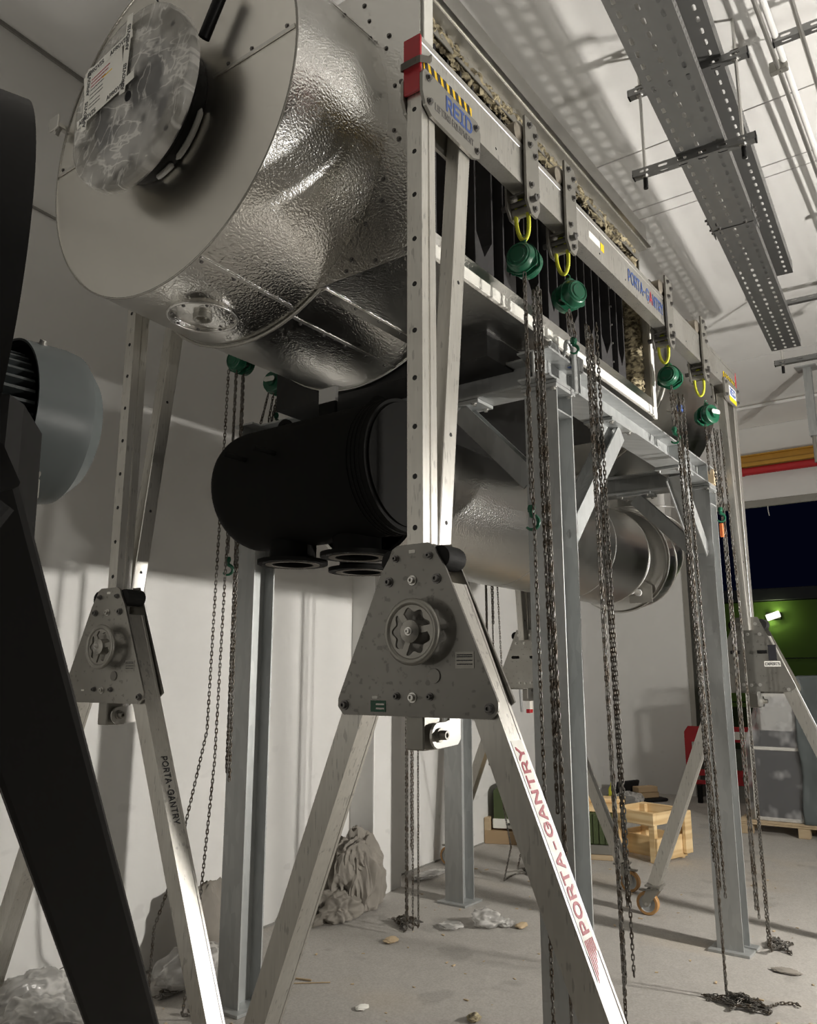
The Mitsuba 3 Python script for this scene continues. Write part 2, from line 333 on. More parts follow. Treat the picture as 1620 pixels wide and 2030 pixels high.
for a0 in (-43, 152, 248):
    a = rad(a0); u = A([0, math.cos(a), math.sin(a)])
    p0, p1 = A([XE+.01, YC, ZC2])+.718*u, A([X1, YC, ZC2])+.7385*u
    obj('lap_strip', prof(rect(.012, .003), p0, p1, u), 'mat_steel', k)
    for f in (.03, .35, .65, .97): obj('screw', bolt(p0+(p1-p0)*f+A([0, -u[2], u[1]])*.012, u, .005, .005), 'mat_bolt', k)
obj('ring_bead', tube(arc([X1+.01, YC, ZC2], .745, 0, 356.25, 96, [0, 1, 0], [0, 0, 1]), .007, 8, True), 'mat_dull', U, True)
k = obj('drum_skin', ring(X1+.01, X2, .735, .735, 96), 'mat_clad', U, 40)
obj('edge_bead', tube(arc([X2, YC, ZC2], .738, 0, 356.25, 96, [0, 1, 0], [0, 0, 1]), .004, 6, True), 'mat_steel', k, True)
for a0 in (228, 251):
    a = rad(a0); u = A([0, math.cos(a), math.sin(a)]); p0, p1 = A([X1+.015, YC, ZC2])+.737*u, A([X2, YC, ZC2])+.737*u
    obj('lap_strip', prof(rect(.012, .003), p0, p1, u), 'mat_steel', k)
    for f in (.1, .3, .5, .7, .9): obj('screw', bolt(p0+(p1-p0)*f+A([0, -u[2], u[1]])*.012, u, .005, .005), 'mat_bolt', k)
# inspection port under the drum
pa = rad(-69); pu = A([0, math.cos(pa), math.sin(pa)]); pc = A([1.885, YC, ZC2])
pu = A([0, -.02, -1.0]); pu /= np.linalg.norm(pu)
port = thing_port = obj('inspection_port', lathe([(.128, .012), (.128, .004), (.098, -.045), (.0, -.045), (.0, -.05), (.104, -.05), (.135, .004), (.135, .012)], pc+pu*.724, pu, 40), 'mat_clad', U, 30)
obj('rim', tube(arc(pc+pu*.735, .131, 0, 354, 48, [1, 0, 0], [0, 1, 0]), .005, 8, True), 'mat_steel', port, True)
obj('stub', lathe([(.036, -.045), (.036, .02), (.029, .02), (.029, -.03), (0, -.03)], pc+pu*.724+A([.0, 0, 0]), pu, 20), 'mat_dull', port, 30)
for j in range(8):
    a = 2*np.pi*(j+.3)/8; obj('screw', bolt(pc+pu*.735+A([.115*math.cos(a), .115*math.sin(a), 0]), pu, .005, .006), 'mat_bolt', port)
# casing round the exchanger: front transition box, floor, roof, fascia
CY0, CY1, CZ0, CZ1 = 1.50, 2.70, 3.06, 4.29
fp = sbox(CY0, CZ0, CY1, CZ1).difference(Point(YC, ZC2).buffer(.73, quad_segs=24))
k = obj('front_panel', plate_x(fp, X1, X1+.012), 'mat_clad', U)
for a0 in range(-40, 62, 17):
    a = rad(180+a0); q = A([X1, YC+.80*math.cos(a), ZC2+.80*math.sin(a)])
    if q[1] > CY0+.03: obj('screw', bolt(q, [-1, 0, 0], .007, .007), 'mat_bolt', k)
for a0 in (-35, -22, -8, 6, 20, 34):
    a = rad(180-a0); obj('screw', bolt([X1, YC+.77*math.cos(a), ZC2+.77*math.sin(a)], [-1, 0, 0], .006, .006), 'mat_bolt', k) if YC+.77*math.cos(a) > CY0 else None
for yy in (1.56, 1.70, 1.84): obj('screw', bolt([X1, yy, CZ0+.025], [-1, 0, 0], .006, .006), 'mat_bolt', k)
fl = sbox(X1, CY0, X3, CY1).difference(sbox(X1-.1, YC-.38, X2, YC+.38))
k = obj('floor_panel', plate_z(fl, CZ0, CZ0+.012), 'mat_clad', U)
obj('flashing', box(X1+.02, X2, YC-.42, YC-.36, CZ0-.006, CZ0, .001), 'mat_sheet', k)
for f in (.06, .28, .5, .72, .94): obj('screw', bolt([X1+.02+(X2-X1-.02)*f, YC-.41, CZ0-.006], [0, 0, -1], .005, .006), 'mat_bolt', k)
obj('flashing', box(2.95, 3.17, 1.66, 1.675, CZ0-.004, CZ0), 'mat_sheet', k)
obj('flashing', box(3.10, 3.115, 1.63, 1.78, CZ0-.004, CZ0), 'mat_sheet', k)
rf = sbox(X1, CY0, X3, CY1).difference(sbox(X1-.1, YC-.44, X2, YC+.44))
obj('roof_panel', plate_z(rf, CZ1-.012, CZ1), 'mat_clad', U)
obj('fascia', cat(box(X1+.02, X3, CY0-.004, CY0+.004, 4.155, CZ1), box(X1+.02, X3, CY0-.03, CY0, 4.15, 4.156), box(X3-.004, X3, CY0, CY0+.5, 4.155, CZ1)), 'mat_sheet', U)
obj('edge_angle', cat(box(X1+.02, X3, CY0-.004, CY0+.05, 4.140, 4.150), box(X1+.02, X3, CY0+.046, CY0+.05, 4.08, 4.15)), 'mat_dull', U)
obj('side_frame', cat(box(X1+.04, X3-.06, CY0-.012, CY0+.004, CZ0+.006, CZ0+.056, .003), box(X1+.04, X3-.06, CY0, CY0+.05, CZ0+.006, CZ0+.012)), 'mat_white_steel', U)
obj('side_frame', cat(box(X3-.07, X3-.02, CY0-.012, CY0+.004, CZ0-.005, 3.72, .003), box(X3-.025, X3-.02, CY0, CY0+.05, CZ0, 3.72)), 'mat_white_steel', U)
obj('side_frame', cat(box(X1+.012, X1+.075, CY0-.01, CY0+.004, CZ0, CZ1, .003), box(X1+.012, X1+.03, CY0, CY0+.05, CZ0, CZ1)), 'mat_white_steel', U)
k = obj('lower_liner', box(X1+.08, X3-.07, CY0-.002, CY0+.06, CZ0+.058, CZ0+.115, .004), 'mat_clad', U)
obj('back_panel', cat(box(X1, X3, CY1-.01, CY1, CZ0, CZ1), box(X3-.012, X3, CY0+.05, CY1, CZ0, CZ1)), 'mat_clad', U)
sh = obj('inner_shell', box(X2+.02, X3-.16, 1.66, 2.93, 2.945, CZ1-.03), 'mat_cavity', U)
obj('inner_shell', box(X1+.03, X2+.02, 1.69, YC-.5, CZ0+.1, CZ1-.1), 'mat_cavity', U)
for i, xx in enumerate(np.linspace(2.26, 4.19, 10)):    # stiffening ribs of the shell, pointed at the foot
    w = .055 if i % 2 else .075
    poly = [(xx-w, CZ0+.12), (xx-w, 4.12), (xx-w+.012, 4.12), (xx-w+.012, CZ0+.34), (xx, CZ0+.25), (xx+w-.012, CZ0+.34), (xx+w-.012, 4.12), (xx+w, 4.12), (xx+w, CZ0+.12)]
    r_ = obj('rib', plate_y(poly, 1.575, 1.66), 'mat_rib', U)
    obj('rib_face', plate_y([(xx+w, CZ0+.12), (xx+w, 4.12), (xx+w+.03, 4.12), (xx+w+.03, CZ0+.12)], 1.60, 1.612), 'mat_rib', U)
for zz in np.arange(3.2, 4.1, .11): obj('screw', bolt([4.10, 1.60, zz], [0, -1, 0], .006, .014), 'mat_steel', U)
obj('drain_plug', cyl([4.18, 1.60, 3.17], [4.18, 1.52, 3.15], .016, 12), 'mat_dull', U)
def wool(pts, r, seed, n=9, amp=1.0):   # ragged insulation roll along a line
    P = A(pts, float); m = tube(P, r, n)
    m = m.subdivide(); v = m.vertices; d = np.stack([meshkit.fbm(v*[16, 16, 16]+k*17.3, 4, seed) for k in range(3)], 1)-.5
    m = m.subdivide(); v = m.vertices; d = np.stack([meshkit.fbm(v*[34, 60, 60]+k*17.3, 4, seed) for k in range(3)], 1)-.5; e = meshkit.fbm(v*[9, 9, 9]+5, 3, seed)[:, None]-.5
    m.vertices = v+d*A([.03, .05, .05])*amp+e*A([0, .02, .045])*amp; return m
xx = np.linspace(X1+.09, X3-.08, 90)
obj('insulation', wool(np.stack([xx, xx*0+CY0+.070, 4.108+.006*np.sin(xx*9)], 1), .028, 3), 'mat_wool', U, True)
xx = np.linspace(X1+.09, X3-.12, 80)
obj('insulation', wool(np.stack([xx, xx*0+CY0+.085, CZ0+.108+.010*np.sin(xx*7)], 1), .020, 5), 'mat_wool', U, True)
zz = np.linspace(CZ0+.1, 4.05, 50)
obj('insulation', wool(np.stack([zz*0+X3-.12, zz*0+CY0+.09, zz], 1), .062, 9), 'mat_wool', U, True)
# stub, flange and cling film on the drum end
st = obj('inlet_stub', lathe([(.262, .0), (.262, -.095), (.25, -.1), (.25, .0)], [XE+.004, YC, ZC2], [1, 0, 0], 64, True), 'mat_black', U, 40)
obj('collar', lathe([(.266, -.005), (.266, -.045), (.262, -.05), (.262, 0)], [XE+.004, YC, ZC2], [1, 0, 0], 64, True), 'mat_black', st, 40)
for a0, a1 in ((-62, -18), (-86, -66)):
    obj('felt_wedge', tube(arc([XE-.012, YC, ZC2], .27, 180-a0, 180-a1, 14, [0, 1, 0], [0, 0, 1]), [.002]+[.011]*12+[.002], 6), 'mat_paleclad', st, True)
XFL = 1.526
fl_ = lathe([(.345, 0), (.345, .018), (.24, .018), (.24, 0)], [XFL, YC, ZC2], [1, 0, 0], 72, True)
F = obj('inlet_flange', fl_, 'mat_dull', U, 30)
obj('blank_plate', lathe([(0, .004), (.242, .004), (.242, .012), (0, .012)], [XFL, YC, ZC2], [1, 0, 0], 48), 'mat_darkpanel', F, 30)
for j in range(12):
    a = 2*np.pi*(j+.5)/12; obj('bolt_hole', cyl([XFL-.001, YC+.30*math.cos(a), ZC2+.30*math.sin(a)], [XFL+.004, YC+.30*math.cos(a), ZC2+.30*math.sin(a)], .012, 10), 'mat_cavity', F)
th = np.linspace(0, 2*np.pi, 73)[:-1]; rr = np.r_[np.linspace(.02, .352, 26), .356, .354]; xo = np.r_[np.full(26, -.012), -.002, .02]
V = []
for i, r_ in enumerate(rr):
    c = np.stack([np.zeros(72), r_*np.cos(th), r_*np.sin(th)], 1)
    w = meshkit.fbm(c*[1, 9, 9]+3.1, 4, 4); w2 = np.abs(meshkit.fbm(np.c_[c[:, 0], c[:, 1]*8-c[:, 2]*5, c[:, 1]*5+c[:, 2]*4], 3, 11)-.5)
    V.append(np.c_[XFL+xo[i]-(.016*w+.02*w2)*(1 if i < 26 else .2), YC+c[:, 1], ZC2+c[:, 2]])
V = np.vstack(V); Fq = []
for i in range(len(rr)-1):
    for j in range(72): Fq += [(i*72+j, i*72+(j+1) % 72, (i+1)*72+(j+1) % 72), (i*72+j, (i+1)*72+(j+1) % 72, (i+1)*72+j)]
tag(obj('cling_film', trimesh.Trimesh(V, Fq, process=False), 'mat_film', F, True), 'wrinkled clear cling film')
# paper sheet and printed tape on the flange
def onfl(y, z, x=-.035): return A([XFL+x, YC+y, ZC2+z])
pp = [onfl(.255, .01), onfl(.015, .05), onfl(.0, .245), onfl(.245, .205)]
pu_ = (pp[1]-pp[0])/np.linalg.norm(pp[1]-pp[0]); pv_ = (pp[3]-pp[0])/np.linalg.norm(pp[3]-pp[0])
nx = frame(pp[0], pu_, pv_)
tag(obj('paper_sheet', put(box(0, .245, 0, .195, -.001, .001), nx), 'mat_label', F), 'white printed paper sheet')
for i, (a, b) in enumerate(((.15, .17), (.135, .16), (.12, .14), (.105, .13), (.085, .12), (.068, .12), (.045, .10), (.03, .10))):
    obj('print_line', put(box(.02, b, a, a+.0035, .0012, .0018), nx), 'mat_redtext' if i < 3 else 'mat_greytext', F)
obj('print_line', put(box(.12, .18, .115, .119, .0012, .0018), nx), 'mat_yellow', F)
def tape(o, u, v, L, s, n=1):
    Mx = frame(o, u, v); t_ = obj('tape', put(box(0, L, -.018, .018, .0013, .0022), Mx), 'mat_label', F)
    for i in range(n): obj('tape_print', text(s, .018, Mx @ frame([.012+i*(L/n), -.010, .0024], [1, 0, 0], [0, 1, 0]), .0006, True), 'mat_ink', F)
tape(pp[0]-pu_*.05-pv_*.0, pu_, pv_, .36, 'APROVIS', 2)
tape(pp[3]-pu_*.03, pu_, pv_, .30, 'APROVIS', 2)
tape(pp[1]+pu_*.0-pv_*.04, pv_, -pu_, .33, 'APROVIS', 2)
tape(pp[0]-pv_*.05, pv_, -pu_, .27, 'APROVIS', 2)
# sensor rod and clip on the drum end
k = obj('sensor_rod', cyl([1.60, 2.085, 3.85], [1.60, 1.99, 4.00], .021, 14), 'mat_black', U, 40)
obj('ferrule', cyl([1.60, 1.99, 4.00], [1.60, 1.98, 4.016], .021, 14), 'mat_steel', k)
obj('wire', tube([(1.60, 1.98, 4.016), (1.60, 1.972, 4.035), (1.60, 1.945, 4.05), (1.60, 1.955, 4.085), (1.60, 1.975, 4.10), (1.60, 1.97, 4.12), (1.60, 1.945, 4.11)], .004, 6), 'mat_dull', k)
obj('wire', tube([(1.57, 2.30, 4.06), (1.55, 2.31, 4.10), (1.55, 2.28, 4.16), (1.56, 2.19, 4.12), (1.57, 2.15, 4.05)], .004, 6), 'mat_ink', U)
k = obj('lifting_clip', cat(box(XE-.05, XE+.01, 3.055, 3.085, 3.93, 3.955, .004), box(XE-.055, XE-.045, 3.035, 3.105, 3.91, 3.975, .003), cyl([XE-.03, 3.08, 3.90], [XE-.03, 3.06, 3.93], .012, 10)), 'mat_steel', U)
# far drum, elbow and insulated pipe underneath
obj('far_drum', lathe([(.72, 0), (.72, 1.6), (.69, 1.62), (0, 1.62), (0, 1.60), (.70, 1.58), (.70, 0)], [X3, 2.30, 3.66], [1, 0, 0], 64), 'mat_clad', U, 40)
obj('ring_bead', tube(arc([X3+.5, 2.30, 3.66], .728, 0, 354.4, 64, [0, 1, 0], [0, 0, 1]), .014, 8, True), 'mat_dull', U, True)
k = obj('tap', cyl([5.0, 1.60, 3.27], [5.0, 1.52, 3.24], .012, 10), 'mat_steel', U)
obj('tap_handle', box(4.97, 5.03, 1.50, 1.53, 3.25, 3.29, .004), 'mat_blue', k)
P_ = obj('insulated_pipe', lathe([(.33, 0), (.345, .004), (.345, 2.72), (.34, 2.73), (.26, 2.73), (.26, 2.6), (.0, 2.6)], [2.82, 2.31, 2.45], [1, 0, 0], 80), 'mat_clad', U, 40)
for xx in (3.05, 4.02, 4.95): obj('seam', tube(arc([xx, 2.31, 2.45], .3455, 0, 355.5, 80, [0, 1, 0], [0, 0, 1]), .0025, 6, True), 'mat_steel', P_, True)
obj('edge_bead', tube(arc([5.545, 2.31, 2.45], .344, 0, 355.5, 80, [0, 1, 0], [0, 0, 1]), .005, 6, True), 'mat_steel', P_, True)
pr_ = []
for i in range(13): pr_.append((.295 if i % 2 else .268, .012*i))
B_ = obj('bellows', lathe(pr_+[(.25, .144), (.25, 0)], [5.53, 2.31, 2.45], [1, 0, 0], 64, True), 'mat_dull', U, 25)
obj('bellows_ring', lathe([(.30, 0), (.30, .02), (.25, .02), (.25, 0)], [5.675, 2.31, 2.45], [1, 0, 0], 64, True), 'mat_paleclad', B_, 30)
for yy in (1.98,):
    obj('tie_rod', cyl([5.50, yy+.14, 2.19], [5.78, yy+.14, 2.19], .018, 12), 'mat_dull', B_)
    obj('tie_plate', plate_x([(2.03, 2.12), (2.20, 2.12), (2.2, 2.30), (2.13, 2.30), (2.03, 2.24)], 5.74, 5.75), 'mat_dull', B_)
    for q in (5.55, 5.70): obj('tie_nut', cyl([q, yy+.14, 2.19], [q+.02, yy+.14, 2.19], .026, 12), 'mat_paleclad', B_)
El = obj('elbow', lathe([(.29, 0), (.29, .10), (.375, .11), (.375, .20), (.29, .2)], [5.69, 2.31, 2.45], [1, 0, 0], 64), 'mat_clad', U, 30)
seg = []
def ringpts(c, ax_u, ax_v, r, n=40):
    t_ = np.arange(n)*2*np.pi/n; return A(c)+r*(np.cos(t_)[:, None]*A(ax_u)+np.sin(t_)[:, None]*A(ax_v))
rings = []
for ang in (0, 22, 45, 68, 90):
    a = rad(ang); c = A([5.85+.42*math.sin(a), 2.31, 2.45+.42*(1-math.cos(a))]); rings.append(ringpts(c, [0, 1, 0], [-math.sin(a), 0, math.cos(a)], .385))
rings.append(ringpts([6.27, 2.31, 3.1], [0, 1, 0], [-1, 0, 0], .385))
V = np.vstack(rings); Fq = []
for i in range(len(rings)-1):
    for j in range(40): Fq += [(i*40+j, i*40+(j+1) % 40, (i+1)*40+(j+1) % 40), (i*40+j, (i+1)*40+(j+1) % 40, (i+1)*40+j)]
obj('elbow_skin', trimesh.Trimesh(V, Fq, process=False), 'mat_clad', El)
for r_ in rings[:5]: obj('elbow_seam', tube(r_, .006, 6, True), 'mat_steel', El, True)

# ------------------------------------------------------------------ steel support frame
S = thing('steel_frame', 'grey galvanized steel support frame with four columns under the clad unit', 'steel frame')
COL = {'nr': (3.0, 1.42), 'fr': (5.31, 1.46), 'nl': (2.99, 3.21), 'fl': (5.22, 3.34)}
ISC, CS = isec(.152, .152, .0085, .0075), .076
ctr = {k: A([x+CS, y+CS]) for k, (x, y) in COL.items()}
for k_, (cx_, cy_) in ctr.items():
    c = obj('column', prof(ISC, [cx_, cy_, .016], [cx_, cy_, 2.80], [1, 0, 0]), 'mat_galv', S)
    obj('base_plate', box(cx_-.12, cx_+.12, cy_-.12, cy_+.12, 0, .016, .002), 'mat_galv', c)
    obj('cap_plate', cat(box(cx_-.095, cx_+.095, cy_-.085, cy_+.085, 2.80, 2.816, .002), box(cx_-.09, cx_+.12, cy_-.085, cy_+.085, 2.818, 2.834, .002)), 'mat_galv', c)
    for sx in (-1, 1):
        for sy in (-1, 1): obj('nut', bolt([cx_+sx*.075, cy_+sy*.065, 2.80], [0, 0, -1], .010, .012), 'mat_steel', c)
    obj('stiffener', cat(*[box(cx_-.068, cx_+.068, cy_+(s*.04)-.034, cy_+(s*.04)+.034, 2.70, 2.708) for s in (-1, 1)]), 'mat_galv', c)
IB = isec(.15, .13, .0095, .0075)
def bm(a, b, z=2.90, pa=0, pb=0):
    a, b = A([*a, z], float), A([*b, z], float); d = (b-a)/np.linalg.norm(b-a); return prof(IB, a-d*pa, b+d*pb)
lb = [obj('long_beam', bm(ctr['nr'], ctr['fr'], pa=.14, pb=.09), 'mat_galv', S), obj('long_beam', bm(ctr['nl'], ctr['fl'], pa=.14, pb=.09), 'mat_galv', S)]
obj('cross_beam', bm(ctr['nr']+A([0, .08]), ctr['nl']-A([0, .08])), 'mat_galv', S)
obj('cross_beam', bm(ctr['fr']+A([0, .08]), ctr['fl']-A([0, .08])), 'mat_galv', S)
for xx in (3.30, 4.72, 5.30): obj('web_plate', box(xx, xx+.01, 1.44+.02*(xx-3)/2.3-.0, 1.50+.02*(xx-3)/2.3, 2.846, 2.954), 'mat_galv', lb[0])
BR = isec(.09, .09, .007, .006)
def brace(p, q, up):
    b = obj('knee_brace', prof(BR, p, q, up), 'mat_galv', S)
    return b
def endpl(b, c, sz, n=4):
    x, y, z = c; a, b_, h = sz
    obj('bolt_plate', box(x-a, x+a, y-b_, y+b_, z-h, z+h, .002), 'mat_galv', b)
    for sx in (-1, 1):
        for sy in (-1, 1): obj('nut', bolt([x+sx*a*.75, y+sy*b_*.75, z-h], [0, 0, -1], .009, .012), 'mat_steel', b)
cy = ctr['nr'][1]
b = brace((3.80, cy, 2.80), (3.155, cy, 2.16), (0, 1, 0)); endpl(b, (3.76, cy, 2.826), (.15, .075, .008)); obj('gusset', plate_y([(3.62, 2.818), (3.9, 2.818), (3.72, 2.70)], cy-.005, cy+.005), 'mat_galv', b)
cy = ctr['fr'][1]
b = brace((4.86, cy, 2.80), (5.31, cy, 2.38), (0, 1, 0)); endpl(b, (4.86, cy, 2.826), (.14, .075, .008))
for cn, xq in (('nr', ctr['nr'][0]), ('fr', ctr['fr'][0])):
    y0 = ctr[cn][1]+CS
    b = brace((xq, y0+.36, 2.80), (xq, y0, 2.42), (1, 0, 0)); endpl(b, (xq, y0+.36, 2.826), (.07, .12, .008))
for cn, xq in (('nl', ctr['nl'][0]), ('fl', ctr['fl'][0])):
    y0 = ctr[cn][1]-CS
    b = brace((xq, y0-.36, 2.80), (xq, y0, 2.42), (1, 0, 0)); endpl(b, (xq, y0-.36, 2.826), (.07, .12, .008))
for yy in (2.6, 2.18): obj('packer', box(ctr['nl'][0]-.07, ctr['nl'][0]+.02, yy, yy+.05, 2.966, 2.986, .002), 'mat_steel', S)
k = thing('wood_packer', 'small orange brown timber packer wedged in the far end of the steel beam', 'wood block')
obj('block', box(5.40, 5.475, 1.445, 1.50, 2.846, 2.946, .004), 'mat_oldwood', k)
k = thing('lifting_lug', 'grey steel lifting lug clamped to the steel beam above the near column', 'lifting lug')
obj('plate', plate_y([(3.10, 2.966), (3.24, 2.966), (3.21, 3.03), (3.18, 3.07), (3.12, 3.07), (3.10, 3.03)], 1.49, 1.502), 'mat_galv', k)
obj('base', box(3.06, 3.28, 1.43, 1.55, 2.966, 2.978, .002), 'mat_galv', k)
obj('clamp', cat(box(3.16, 3.20, 1.405, 1.42, 2.82, 3.03, .003), box(3.20, 3.25, 1.40, 1.425, 2.93, 3.0, .004)), 'mat_galv', k)
# black vessel in front of the frame
V_ = thing('black_vessel', 'black painted cylindrical steel vessel with flanged nozzles hanging before the frame', 'vessel')
vx, vz, vr = 2.62, 2.455, .283
dome = [(0, 0), (vr*.35, .006), (vr*.62, .022), (vr*.82, .05), (vr*.94, .085), (vr*.985, .115), (vr, .15)]
obj('shell', lathe(dome+[(vr, .98), (vr*.99, .988), (0, .988)], [vx, 2.915, vz], [0, -1, 0], 80), 'mat_vessel', V_, 40)
for yy in (1.955, 1.975, 1.995, 2.015): obj('weld_ring', tube(arc([vx, yy, vz], vr+.001, 0, 355.5, 80, [1, 0, 0], [0, 0, 1]), .0035, 6, True), 'mat_vessel', V_, True)
obj('end_cover', lathe([(0, 0), (.26, 0), (.262, .012), (0, .016)], [vx, 1.928, vz], [0, -1, 0], 64), 'mat_vessel', V_, 40)
for (xx, yy, zb) in ((2.62, 2.565, 2.095), (2.64, 2.205, 2.10), (2.98, 2.46, 2.09)):
    n = obj('nozzle', lathe([(.105, 0), (.105, .26), (.095, .26), (.095, 0)], [xx, yy, zb], [0, 0, 1], 40, True), 'mat_vessel', V_, 30)
    fl = obj('flange', lathe([(.158, 0), (.158, .018), (.09, .018), (.09, 0)], [xx, yy, zb-.004], [0, 0, 1], 56, True), 'mat_vessel', n, 30)
    obj('raised_face', lathe([(.122, 0), (.122, .003), (.094, .003), (.094, 0)], [xx, yy, zb-.0065], [0, 0, 1], 48, True), 'mat_strap', n, 30)
    for j in range(8):
        a = 2*np.pi*(j+.5)/8; obj('bolt_hole', cyl([xx+.138*math.cos(a), yy+.138*math.sin(a), zb-.0048], [xx+.138*math.cos(a), yy+.138*math.sin(a), zb], .009, 8), 'mat_cavity', n)
obj('branch', lathe([(.19, 0), (.19, .32)], [2.62, 2.31, 2.455], [1, 0, 0], 40), 'mat_vessel', V_, 40)
for yy in (2.64, 2.085):
    e = Polygon(arc([0, 0], .046, 0, 180, 14, [1, 0], [0, 1]).tolist()+[(-.046, -.05), (.046, -.05)]).difference(Point(0, .002).buffer(.021))
    obj('lifting_eye', ext(e, .016, frame([vx-.008, yy, vz+vr+.005], [0, 1, 0], [0, 0, 1])), 'mat_vessel', V_)
k = obj('strap_plate', box(vx-.01, vx+.01, 2.32, 2.42, 2.70, 2.885, .003), 'mat_vessel', V_)
obj('bare_end', box(vx-.0115, vx+.0115, 2.319, 2.421, 2.815, 2.887, .003), 'mat_paleclad', k)
for yy in (2.60, 2.42):
    obj('side_rod', cyl([vx-vr+.04, yy, 2.525], [vx-vr-.115, yy, 2.525], .011, 10), 'mat_vessel', V_, 40)

